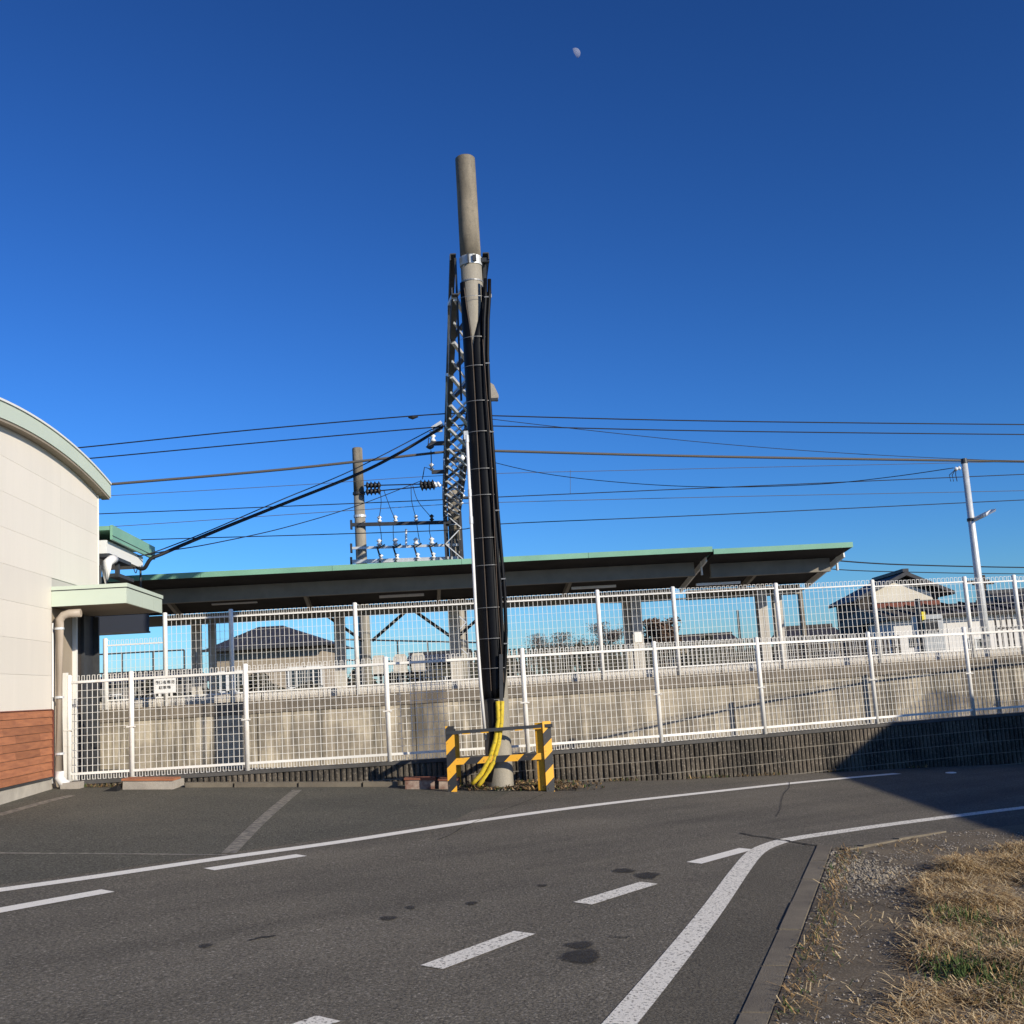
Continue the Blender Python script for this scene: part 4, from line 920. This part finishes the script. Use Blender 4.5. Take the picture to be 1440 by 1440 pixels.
t = thing('kerb_wedge', 'small black rubber ramp wedge lying before the left fence', 'wedge', G(150, 1112)); q = G(158, 1113)
part('body', 'black_rubber', t, lambda b: b.extrude([q+Vector((-.16, 0, .0)), q+Vector((.06, 0, .0)), q+Vector((.06, 0, .07)), ], (0, .14, 0)))

# ------------------------------------------------------------------ lamp pole and far right items on the platform
lp = thing('lamp_pole', 'slim pale steel lamp pole with arm light on the platform', 'lamp', (9.32, 23, PT))
part('shaft', 'galvanised', lp, lambda b: b.tube([(9.32, 23, PT), (9.32, 23, 3.2), (9.32, 23, 5.5)], [.085, .075, .06], 14), True)
part('cap', 'dark_metal', lp, lambda b: b.tube([(9.32, 23, 5.5), (9.32, 23, 5.6)], [.07, .06], 12))
p = P(1365, 733, 23)
part('arm_clamp', 'dark_metal', lp, lambda b: b.tube([(9.32, 23, p.z), (9.32, 23, p.z+.06)], .085, 12))
part('lamp_arm', 'galvanised', lp, lambda b: b.tube([p, P(1378, 727, 22.9), P(1388, 722, 22.8)], .045, 10))
part('lamp_head', 'lamp_white', lp, lambda b: b.extrude([P(1383, 727, 22.8), P(1396, 720.5, 22.7), P(1396, 717, 22.7), P(1389, 718, 22.8), P(1382, 723, 22.8)], (0, -.16, 0)))
part('insulator', 'porcelain', lp, lambda b: insulator(b, P(1351, 658, 23), .14, .05, Vector((-1, 0, -.15)), 2), True)
part('cable_tail', 'black_rubber', lp, lambda b: [b.tube([P(1344, 660, 23), P(x, 668, 23), P(x+2, 677, 23)], .008, 6) for x in (1335, 1339, 1344)])
for i, (x, yt, Y, lb) in enumerate(((1374, 805, 52, 'dark wooden utility pole with crossarm beside lamp pole'), (1381, 809, 54, 'second dark utility pole just right of the crossarm pole'), (1037, 858, 78, 'thin distant utility pole seen under the canopy end'), (1124, 826, 58, 'pale distant pole seen at the end of the canopy'))):
    q = P(x, yt, Y); t = thing('utility_pole', lb, 'pole', (q.x, q.y, .4), 'distant utility poles')
    part('shaft', 'timber_dark' if i < 3 else 'pole_concrete', t, lambda b: b.tube([(q.x, q.y, .4), (q.x, q.y, q.z)], [.17 if i != 2 else .12, .13 if i != 2 else .08], 10))
    if i < 2: part('crossarm', 'timber_dark', t, lambda b: b.bar((q.x-.5, q.y, q.z-.4), (q.x+.5, q.y, q.z-.4), .1, .1))

# equipment on the far side of the right end
cab = thing('relay_cabinet', 'pale grey equipment cabinet with double doors by white building', 'cabinet', P(1316, 932, 34))
c0 = P(1301, 932, 34); c1 = P(1333, 932, 34)
part('body', 'grey_box', cab, lambda b: b.box(((c0.x+c1.x)/2, 34.4, 1.9), (c1.x-c0.x, .8, P(1316, 893, 34).z-.9+.6)))
part('door', 'grey_box', cab, lambda b: [b.box((c0.x+(c1.x-c0.x)*k, 33.99, 1.95), ((c1.x-c0.x)*.46, .012, 1.1)) for k in (.26, .74)])
sg2 = thing('signal_post', 'black signal post with yellow plate in front of the white building', 'signal', P(1299, 930, 32))
q0 = P(1300, 932, 32); q1_ = P(1293, 842, 32)
part('post', 'dark_metal', sg2, lambda b: b.tube([(q0.x, 32, .4), (q0.x, 32, q1_.z)], .07, 10))
q = P(1297, 867, 32)
part('plate', 'yellow_sign', sg2, lambda b: b.box((q.x, 31.9, q.z), (.10, .02, .26)))
q = P(1308, 882, 32)
part('signal_head', 'black_insulator', sg2, lambda b: [b.box((q.x, 31.95, q.z), (.34, .25, .32)), b.box((q.x+.02, 31.95, q.z+.2), (.46, .4, .03))])
q = P(1284, 903, 32)
part('junction_box', 'black_insulator', sg2, lambda b: [b.box((q.x, 32, q.z), (.18, .2, .3)), b.bar((q.x, 32, q.z+.1), (q0.x, 32, q.z+.1), .05, .05)])

# ------------------------------------------------------------------ far side: fences, railing, houses, trees
def picket(name, label, x0, y0t, x1, y1t, Y0, Y1, zb, pitch, m_, wd=.06, rails=True):
    a = P(x0, y0t, Y0); e = P(x1, y1t, Y1); t = thing(name, label, 'fence', (a.x, a.y, zb)); L = Vector((e.x-a.x, e.y-a.y, 0)).length; n = int(L/pitch)
    def f(b):
        for k in range(n+1):
            q = a.lerp(e, k/n); b.box((q.x, q.y, (zb+q.z)/2), (wd, .03, q.z-zb))
    part('pickets', m_, t, f, kind='stuff')
    for k in (.25, .8): part('rail', m_, t, lambda b: b.bar((a.x, a.y+.04, zb+(a.z-zb)*k), (e.x, e.y+.04, zb+(e.z-zb)*k), .05, .06))
    return t
picket('picket_fence', 'long dark slatted fence beyond the tracks, middle of the view', 655, 915, 1150, 893, 40, 42, .4, .17, 'hedge_brown', .11)
picket('picket_fence', 'dark slatted fence beyond the tracks below the brown house', 1110, 900, 1262, 893, 41, 41.5, .4, .19, 'timber_dark', .12)
picket('picket_fence', 'row of thin dark upright slats before the white building, far right', 1398, 862, 1475, 857, 38, 38.5, .4, .2, 'timber_dark', .05)
rl = thing('railing', 'thin black pipe railing beyond the tracks under the canopy', 'railing', P(560, 960, 42))
a = P(470, 899, 42); e = P(690, 904, 42)
for dz in (0, .75): part('rail', 'dark_metal', rl, lambda b: b.tube([a-Vector((0, 0, dz)), e-Vector((0, 0, dz))], .033, 6))
for k in range(6):
    q = a.lerp(e, (k+.1)/5.2); part('post', 'dark_metal', rl, lambda b: b.tube([(q.x, q.y, .4), q], .035, 6))
rl = thing('railing', 'thin black pipe railing seen behind the left end of the tall fence', 'railing', P(200, 960, 42))
a = P(128, 921, 42); e = P(259, 914, 42)
for dz in (0, .7): part('rail', 'dark_metal', rl, lambda b: b.tube([a-Vector((0, 0, dz)), e-Vector((0, 0, dz))], .03, 6))
for k in range(4):
    q = a.lerp(e, k/3); part('post', 'dark_metal', rl, lambda b: b.tube([(q.x, q.y, .4), q], .035, 6))

def win(parent, x, y, z, w_, h_, mfr='white_trim'):
    o = part('window', mfr, parent, lambda b: [b.box((x, y, z+h_/2), (w_+.12, .08, .07)), b.box((x, y, z-h_/2), (w_+.12, .08, .07)), b.box((x-w_/2, y, z), (.07, .08, h_)), b.box((x+w_/2, y, z), (.07, .08, h_)), b.box((x, y, z), (.05, .06, h_))])
    pn = part('pane', 'glass', parent, lambda b: b.box((x, y+.02, z), (w_, .02, h_))); pn.parent = o; pn.matrix_parent_inverse = Matrix.Identity(4)
# house with dark hipped roof, left
Yh = 52
hl = P(285, 915, Yh); hr = P(468, 906, Yh); pk = P(378, 880, Yh+3); zb = .4
t = thing('house', 'beige house with dark hipped tile roof seen through the left fence', 'house', ((hl.x+hr.x)/2, Yh, zb))
ez = (hl.z+hr.z)/2
def hip(b):
    x0, x1, y0, y1 = hl.x, hr.x, Yh-.3, Yh+7.3; rz_ = pk.z; ra = Vector((pk.x-.6, Yh+3.4, rz_)); rb = Vector((pk.x+.6, Yh+3.4, rz_))
    A, Bc, C_, D = Vector((x0, y0, ez)), Vector((x1, y0, ez)), Vector((x1, y1, ez)), Vector((x0, y1, ez))
    b.quad([A, Bc, rb, ra]); b.quad([Bc, C_, rb]); b.quad([C_, D, ra, rb]); b.quad([D, A, ra]); b.quad([D, C_, Bc, A])
    n = 16
    for k in range(1, n):   # tile rolls down the front slope
        q0 = A.lerp(Bc, k/n); tt = min(1, max(0, (q0.x-ra.x)/max(.01, rb.x-ra.x)))
        if q0.x < ra.x: u = (q0.x-x0)/(ra.x-x0); q1 = A.lerp(ra, u); q1 = Vector((q0.x, A.y+(ra.y-A.y)*u, ez+(rz_-ez)*u))
        elif q0.x > rb.x: u = (x1-q0.x)/(x1-rb.x); q1 = Vector((q0.x, A.y+(ra.y-A.y)*u, ez+(rz_-ez)*u))
        else: q1 = Vector((q0.x, ra.y, rz_))
        b.bar(q0+Vector((0, 0, .015)), q0.lerp(q1, .96)+Vector((0, 0, .0)), .09, .05)
part('roof', 'roof_tile', t, hip)
part('wall', 'house_beige', t, lambda b: b.box(((hl.x+hr.x)/2, Yh+3.5, (zb+ez)/2-.02), (hr.x-hl.x-1.1, 6.4, ez-zb-.06)))
part('gutter', 'dark_metal', t, lambda b: b.box(((hl.x+hr.x)/2, Yh-.36, ez), (hr.x-hl.x, .12, .12)))
for x in (309, 330, 417, 440):
    q = P(x, 935, Yh+.25); win(t, q.x, Yh+.24, 2.5, .75, .9)
# distant railing/shutters
# brown gabled house, right
Yh = 46
rp = P(1272, 804, Yh); le = P(1203, 843, Yh); re = P(1340, 831, Yh)
t = thing('house', 'brown timber house with cream gable and dark roof at right', 'house', (rp.x, Yh, .4))
rpx = rp.x; hw = (re.x-le.x)/2; zr_ = rp.z; ze = min(le.z, re.z)+.05; cxh = rpx
x0, x1 = le.x, re.x
slope_l = (zr_-ze)/(rpx-x0); slope_r = (zr_-re.z)/(x1-rpx)
def groof(b):
    for (xe, zz) in ((x0, ze), (x1, re.z)):
        b.extrude([Vector((rpx, Yh-.2, zr_)), Vector((xe, Yh-.2, zz)), Vector((xe, Yh-.2, zz-.14)), Vector((rpx, Yh-.2, zr_-.16))], (0, 4.2, 0))
    b.box((rpx, Yh+1.9, zr_+.05), (.24, 4.1, .13))
part('roof', 'roof_tile', t, groof)
wl = P(1214, 880, Yh).x; wr = P(1327, 880, Yh).x; zg = P(1270, 845, Yh).z; zr2 = P(1270, 860, Yh).z
gl_ = P(1229, 843, Yh).x; gr_ = P(1307, 840, Yh).x
part('side_wall', 'timber_dark', t, lambda b: b.box(((wl+wr)/2, Yh+1.95, (.4+zr_-1.9)/2), (wr-wl, 3.4, zr_-1.9-.4)))
part('upper_wall', 'timber_dark', t, lambda b: b.extrude([Vector((wl, Yh+.25, zr_-1.95)), Vector((wr, Yh+.25, zr_-1.95)), Vector((wr, Yh+.25, zr_-.2-slope_r*(wr-rpx))), Vector((rpx, Yh+.25, zr_-.2)), Vector((wl, Yh+.25, zr_-.2-slope_l*(rpx-wl)))], (0, 3.4, 0)))
part('gable_panel', 'house_cream', t, lambda b: b.extrude([Vector((gl_, Yh+.18, zg)), Vector((gr_+.2, Yh+.18, zg)), Vector((gr_+.1, Yh+.18, zg+.32)), Vector((P(1261, 820, Yh).x, Yh+.18, P(1261, 818, Yh).z)), Vector((gl_, Yh+.18, zg+.42))], (0, .065, 0)))
part('lower_band', 'rust_sheet', t, lambda b: b.box(((gl_+wr)/2, Yh+.16, (zg+zr2)/2-.02), (wr-gl_, .1, zg-zr2-.06)))
part('lower_roof', 'roof_brown', t, lambda b: b.extrude([Vector((gl_, Yh+.24, zr2-.05)), Vector((gl_, Yh-.7, zr2-.35)), Vector((gl_, Yh-.7, zr2-.43)), Vector((gl_, Yh+.24, zr2-.2))], (wr-gl_, 0, 0)))
part('gutter', 'dark_metal', t, lambda b: [b.tube([(x0, Yh-.2, ze-.1), (x0, Yh+4, ze-.1)], .06, 6), b.tube([(x0, Yh-.1, ze-.1), (wl-.05, Yh+.1, ze-.4), (wl-.05, Yh+.1, .5)], .04, 6)])
for x in (1226, 1246):
    q = P(x, 888, Yh); win(t, q.x, Yh+.18, q.z, .40, .7, 'timber_dark')
# long white building with brown roof
Yh = 43
a = P(1262, 935, Yh); e = P(1440, 920, Yh)
t = thing('white_building', 'long low white walled building with brown roof behind the fence', 'building', (a.x, Yh, .4))
zt_ = P(1300, 869, Yh).z
for k in range(8):
    xk = a.x+(16.0)*k/8
    part('wall_panel', 'house_white', t, lambda b: b.box((xk+1, Yh+3, (.4+zt_)/2), (1.985, 6, zt_-.4)))
part('roof', 'roof_brown', t, lambda b: b.extrude([Vector((a.x-.3, Yh-.4, zt_)), Vector((a.x-.3, Yh-.4, zt_+.1)), Vector((a.x-.3, Yh+3, zt_+.62)), Vector((a.x-.3, Yh+6.4, zt_+.1)), Vector((a.x-.3, Yh+6.4, zt_))], (16.6, 0, 0)))
for k in range(22): part('roof_seam', 'roof_brown', t, lambda b: b.bar((a.x+.1+k*.72, Yh-.42, zt_+.13), (a.x+.1+k*.72, Yh+3, zt_+.66), .06, .07))
q = P(1372, 905, Yh); win(t, q.x, Yh-.03, q.z, .5, .4)
# neighbours
def small_house(label, x0, x1, ytop, yeave, Y, wallm, roofm):
    a = P(x0, yeave, Y); e = P(x1, yeave, Y); pk_ = P((x0+x1)/2, ytop, Y+3)
    t = thing('house', label, 'house', ((a.x+e.x)/2, Y, .4)); ez_ = (a.z+e.z)/2
    part('roof', roofm, t, lambda b: b.extrude([Vector((a.x, Y-.3, ez_)), Vector((a.x, Y+3, pk_.z)), Vector((a.x, Y+6.3, ez_)), Vector((a.x, Y+6.2, ez_-.15)), Vector((a.x, Y-.2, ez_-.15))], (e.x-a.x, 0, 0)))
    part('ridge', roofm, t, lambda b: b.box(((a.x+e.x)/2, Y+3, pk_.z+.05), (e.x-a.x+.1, .3, .16)))
    part('wall', wallm, t, lambda b: b.box(((a.x+e.x)/2, Y+3, (.4+ez_-.16)/2), (e.x-a.x-.6, 5.6, ez_-.16-.4)))
    for k in (.3, .7): win(t, a.x+(e.x-a.x)*k, Y+.17, 2.0, .8, .9)
small_house('low dark roofed house left of the brown gabled house', 1112, 1190, 881, 895, 66, 'house_beige', 'roof_brown')
small_house('far house with dark roof at the right edge behind slatted fence', 1430, 1560, 828, 848, 50, 'house_cream', 'roof_tile')
small_house('distant low grey house seen between the platform columns', 945, 1040, 893, 903, 85, 'house_beige', 'roof_brown')
small_house('distant low house seen right of the seats under the canopy', 570, 660, 918, 930, 80, 'hedge_brown', 'roof_tile')
small_house('distant low house behind the far left railing', 120, 262, 948, 958, 70, 'house_dull', 'roof_tile')

def tree(label, x, ytop, wpx, Y, leafm, n, seed, leafy=1.0, sz=.16):
    rnd = random.Random(seed); top = P(x, ytop, Y); W_ = wpx/FPX*Y/2; H_ = top.z-.4
    t = thing('tree', label, 'tree', (top.x, Y, .4), 'trees beyond the tracks')
    tips = []
    def branches(b):
        b.tube([(top.x, Y, .3), (top.x+.1, Y, .4+H_*.35), (top.x-.1, Y, .4+H_*.7)], [.2, .14, .06], 7)
        for k in range(34):
            h0 = rnd.uniform(.22, .72)*H_+.4; a = rnd.uniform(0, 6.28); up = rnd.uniform(.1, .33)*H_; L = W_*rnd.uniform(.5, 1.0)*(1.15-abs(h0/H_-.5))
            s = Vector((top.x, Y, h0)); e_ = s+Vector((math.cos(a)*L, math.sin(a)*L, up)); e_.z = min(e_.z, top.z-.1*rnd.random()); m_ = s.lerp(e_, .5)+Vector((0, 0, up*.15))
            b.tube([s, m_, e_], [.05, .03, .012], 5)
            for j in range(6):
                q = m_.lerp(e_, rnd.random()); r_ = q+Vector((rnd.gauss(0, .3), rnd.gauss(0, .3), rnd.uniform(.1, .55)))*(W_/2.2); tips.append(r_); b.tube([q, r_], [.014, .006], 4)
    part('trunk', 'bark' if leafy > .5 else 'twig_grey', t, branches)
    def leaves(b):
        for k in range(n):
            c_ = rnd.choice(tips); c_ = c_+Vector((rnd.gauss(0, .22), rnd.gauss(0, .22), rnd.gauss(0, .18)))*W_*.55
            if c_.z > top.z+.2: continue
            s_ = sz*rnd.uniform(.5, 1.3); v1 = Vector((rnd.gauss(0, 1), rnd.gauss(0, 1), rnd.gauss(0, 1))).normalized(); v2 = v1.cross(Vector((rnd.gauss(0, 1), rnd.gauss(0, 1), rnd.gauss(0, 1)))).normalized()
            b.quad([c_-v1*s_, c_+v2*s_*.6, c_+v1*s_, c_-v2*s_*.6])
    o = part('crown', leafm, t, leaves)
tree('grey bare winter tree beyond the tracks, left of the brown tree', 846, 879, 62, 95, 'twig_grey', 11000, 3, .3, .06)
tree('grey low bare winter tree furthest left beyond the tracks', 775, 893, 80, 100, 'twig_grey', 11000, 4, .3, .06)
tree('rounded brown leaved tree beyond the tracks under the canopy', 925, 873, 52, 85, 'leaf_brown', 16000, 5, 1, .09)
tree('dark evergreen bush beyond the tracks beside the low house', 1108, 886, 40, 80, 'leaf_dark', 5000, 6, 1, .12)

# shrubs and dry growth massed along the far fence
def hedge(label, x0, x1, yt, Y, n, seed, m_):
    rnd = random.Random(seed); a = P(x0, yt, Y); e = P(x1, yt-(x1-x0)*.06, Y); b = MB()
    for k in range(n):
        u = rnd.random(); q = a.lerp(e, u); hh = (q.z-.4)*(0.75+.25*math.sin(u*23+seed)*math.sin(u*7.3)); z = .4+hh*rnd.random()**.6
        c_ = Vector((q.x, q.y+rnd.uniform(-.6, .6), z)); s_ = rnd.uniform(.06, .2); v1 = Vector((rnd.gauss(0, 1), rnd.gauss(0, 1), rnd.gauss(0, 1))).normalized(); v2 = v1.cross(Vector((rnd.gauss(0, 1), rnd.gauss(0, 1), rnd.gauss(0, 1)))).normalized()
        b.quad([c_-v1*s_, c_+v2*s_*.5, c_+v1*s_, c_-v2*s_*.5])
    o = b.build('undergrowth', m_, fix=False); return tag(o, label, 'undergrowth', kind='stuff')
hedge('dull brown undergrowth massed behind the far slatted fence', 690, 1120, 909, 44, 6500, 1, 'hedge_brown')
hedge('dull undergrowth beyond the tracks behind the left fence', 130, 480, 958, 46, 4500, 2, 'hedge_brown')
hedge('dull undergrowth beyond the tracks behind the bench', 480, 690, 928, 46, 3200, 5, 'hedge_brown')

# ------------------------------------------------------------------ house and garden wall out of frame on the right (they cast the shadow on road)
ex = 14.15; e_z = 4.9; ye0, ye1 = -7.0, 12.9
t = thing('neighbour_building', 'flat roofed two storey building standing right of the road outside the view', 'building', (18, 4, -.6))
part('wall', 'house_cream', t, lambda b: b.box((19.2, (ye0+ye1)/2, 2.0), (9.2, ye1-ye0-.8, 5.6)))
part('roof', 'roof_brown', t, lambda b: b.box((19.2, (ye0+ye1)/2, e_z-.05), (2*(19.2-ex), ye1-ye0, .1)))
for y in (2, 7, 11):
    part('window', 'glass', t, lambda b: b.box((14.59, y, 2.2), (.03, 1.6, 1.2)))

# ------------------------------------------------------------------ moon: the sunlit part of a far sphere, veiled by the daylit air
mt = bpy.data.materials.new('moon_rock'); mt.use_nodes = True; N = mt.node_tree.nodes; L = mt.node_tree.links
tr = N.new('ShaderNodeBsdfTransparent'); mx = N.new('ShaderNodeMixShader'); mx.inputs[0].default_value = .33
N['Principled BSDF'].inputs['Roughness'].default_value = 1; N['Principled BSDF'].inputs['Base Color'].default_value = (.42, .42, .44, 1)
L.new(tr.outputs[0], mx.inputs[1]); L.new(N['Principled BSDF'].outputs[0], mx.inputs[2]); L.new(mx.outputs[0], N['Material Output'].inputs['Surface']); MATS['moon_rock'] = mt
mc = P(809, 75, 2600); view = (mc-Vector((0, 0, EYE))).normalized(); rad = 2600/view.y*6.9/FPX
lit_dir = (CR*.86+CU*.5).normalized(); side_ = view.cross(lit_dir).normalized()
b = MB(); nu, nv = 18, 12
grid = []
for i in range(nu+1):
    lat = -math.pi/2+math.pi*i/nu
    grid.append([mc+(side_*math.sin(lat)+(lit_dir*math.cos(lo)-view*math.sin(lo))*math.cos(lat))*rad for lo in [math.pi*.56*j/nv for j in range(nv+1)]])
for i in range(nu):
    for j in range(nv): b.quad([grid[i][j], grid[i+1][j], grid[i+1][j+1], grid[i][j+1]])
o = b.build('moon', 'moon_rock', smooth=True); tag(o, 'pale half moon high in the clear blue sky', 'moon')

# ------------------------------------------------------------------ dry grass, gravel and litter
def blades(name, region, n, seed, mats, label, lean=(.5, 1.4), ln=(.08, .3), wd=.0035, zc=.0, cat='grass'):
    rnd = random.Random(seed); b = MB(); k = 0
    while k < n:
        p_ = region(rnd)
        if p_ is None: continue
        x, y, hh = p_; k += 1
        a = rnd.uniform(0, 6.283); L_ = rnd.uniform(*ln); th = rnd.uniform(*lean); base = Vector((x, y, gz(x, y)+.006+hh*rnd.random()))
        d = Vector((math.cos(a)*math.sin(th), math.sin(a)*math.sin(th), math.cos(th))); sd = Vector((-math.sin(a), math.cos(a), 0))*wd*rnd.uniform(.7, 1.5)
        mid = base+d*L_*.55+Vector((0, 0, .012)); tip = base+d*L_; tip.z = max(tip.z-.15*L_*math.sin(th), gz(tip.x, tip.y)+.008); b.cur = rnd.choice(mats[1])
        b.quad([base-sd, base+sd, mid+sd*.8, mid-sd*.8]); b.quad([mid-sd*.8, mid+sd*.8, tip])
    o = b.build(name, mats[0], fix=False); return tag(o, label, cat, kind='stuff')
import mathutils.noise as mn
def inpoly(x, y, poly):
    c_ = False; j = len(poly)-1
    for i in range(len(poly)):
        xi, yi = poly[i]; xj, yj = poly[j]
        if (yi > y) != (yj > y) and x < (xj-xi)*(y-yi)/(yj-yi)+xi: c_ = not c_
        j = i
    return c_
GPOLY = [tuple(G(*q)[:2]) for q in ((1400, 1203), (1440, 1194), (1560, 1190), (1700, 1540), (1290, 1540), (1272, 1440), (1298, 1345), (1316, 1285), (1300, 1240), (1345, 1214))]
gx0, gx1 = min(q[0] for q in GPOLY), max(q[0] for q in GPOLY); gy0, gy1 = min(q[1] for q in GPOLY), max(q[1] for q in GPOLY)
def dens(x, y): return mn.noise(Vector((x*1.3, y*1.0, 3.1)))*.6+mn.noise(Vector((x*4.1, y*3.3, 7.7)))*.4
def reg_dry(rnd):
    x = rnd.uniform(gx0, gx1); y = rnd.uniform(gy0, gy1)
    e = rnd.gauss(0, .09)
    if not inpoly(x+e, y+e, GPOLY): return None
    d_ = dens(x, y)
    if rnd.random() > .5+d_*2.2: return None
    return x, y, .02+max(0, d_)*.2
DM = (['straw_pale', 'straw_tan', 'straw_dark', 'grass_green'], [0, 0, 1, 1, 2])
blades('dry_grass', reg_dry, 75000, 11, DM, 'matted dry straw coloured grass on the verge at right', (1.2, 1.75), (.06, .24), .0022)
def reg_green(rnd):
    for _ in range(40):
        cx, cy, r_ = rnd.choice(GREEN); x = rnd.gauss(cx, r_); y = rnd.gauss(cy, r_*1.3)
        if inpoly(x, y, GPOLY): return x, y, .02
    return None
GREEN = [(*G(1415, 1380)[:2], .16), (*G(1436, 1395)[:2], .16), (*G(1360, 1375)[:2], .10), (*G(1350, 1300)[:2], .09), (*G(1435, 1350)[:2], .14)]
blades('green_grass', reg_green, 2600, 12, (['grass_green', 'straw_tan'], [0, 0, 0, 0, 1]), 'short green grass patches within the dry verge grass', (.2, 1.2), (.04, .12), .003)
def reg_edge(rnd):
    t_ = rnd.random(); q = G(1178, 1195).lerp(G(1085, 1440), t_)+Vector((abs(rnd.gauss(0, .09))+.02, 0, 0))
    return q.x, q.y, .01
blades('weeds', reg_edge, 750, 13, (['straw_tan', 'straw_dark', 'grass_green'], [0, 0, 1, 1, 2]), 'thin weeds and straw along the back of the kerb', (.9, 1.55), (.03, .10), .0026)
def reg_scatter(rnd):
    x = rnd.uniform(1.0, 4.6); y = rnd.uniform(5.0, 11)
    if not inpoly(x, y, [(p.x, p.y) for p in vp]): return None
    if dens(x*1.5, y*1.5) < .02: return None
    return x, y, .0
blades('loose_straw', reg_scatter, 1300, 14, (['straw_pale', 'straw_tan', 'leaf_litter'], [0, 1, 2]), 'loose straw stalks scattered over the bare soil verge', (1.2, 1.56), (.04, .15), .003)
FOOT = [P(x, 1100, 15.75) for x in (655, 700, 740, 790)]
def reg_foot(rnd):
    x = rnd.gauss(-.05, .38); y = rnd.uniform(15.4, 16.35)
    if x < -1.0 or x > 1.0: return None
    return x, y, .04
blades('leaf_heap', reg_foot, 1900, 15, (['leaf_litter', 'straw_tan', 'straw_dark', 'grass_green'], [0, 0, 0, 1, 2, 2, 3]), 'heap of dead leaves and weeds around the pole foot', (.8, 1.55), (.03, .09), .010, cat='leaf litter')
def reg_wall(rnd):
    t_ = rnd.random(); i = rnd.randrange(0, 8); a_ = Vector(front[i]); c_ = Vector(front[i+1]); q = a_.lerp(c_, t_); 
    if mn.noise(Vector((q.x*1.7, 1.2, 4))) < .05: return None
    return q.x, q.y-abs(rnd.gauss(0, .04)), .01
blades('wall_weeds', reg_wall, 900, 16, (['leaf_litter', 'straw_tan', 'grass_green'], [0, 0, 1, 2]), 'thin line of dead leaves and weeds along the wall foot', (.4, 1.5), (.02, .09), .005, cat='weeds')
def stones(name, n, seed, m_, region, size, label):
    rnd = random.Random(seed); b = MB(); k = 0
    while k < n:
        p_ = region(rnd)
        if p_ is None: continue
        k += 1; x, y = p_; s = rnd.uniform(*size)*(1 if rnd.random() < .9 else 1.8); z = gz(x, y)+.006+s*.25; i = len(b.v)
        for dx, dy, dz in ((1, 0, 0), (0, 1, 0), (-1, 0, 0), (0, -1, 0), (0, 0, .7), (0, 0, -.6)):
            b.v.append((x+dx*s*rnd.uniform(.6, 1.2), y+dy*s*rnd.uniform(.6, 1.2), z+dz*s*rnd.uniform(.6, 1.1)))
        for f_ in ((0, 1, 4), (1, 2, 4), (2, 3, 4), (3, 0, 4), (1, 0, 5), (2, 1, 5), (3, 2, 5), (0, 3, 5)): b.f.append(tuple(i+q for q in f_)); b.mi.append(0)
    return tag(b.build(name, m_, fix=False), label, 'gravel', kind='stuff')
VPOLY = [(p.x, p.y) for p in vp]
def rg1(rnd):
    c_ = G(1205, 1228); x = rnd.gauss(c_.x, .22); y = rnd.gauss(c_.y, .45)
    return (x, y) if inpoly(x, y, VPOLY) else None
def rg2(rnd):
    x = rnd.uniform(.9, 4.8); y = rnd.uniform(4.8, 11.4)
    if not inpoly(x, y, VPOLY) or rnd.random() > .45+dens(x*2, y*2)*1.5: return None
    return x, y
stones('gravel', 1500, 21, 'pebble_pale', rg1, (.006, .016), 'pale gravel patch behind the kerb corner')
stones('gravel', 5000, 22, 'pebble', rg2, (.003, .010), 'fine dark gravel spread over the bare soil verge')

# empties: drop unused labels on setting groups
for o in list(bpy.data.objects):
    for k in ('label', 'category'):
        if k in o and o[k] is None: del o[k]
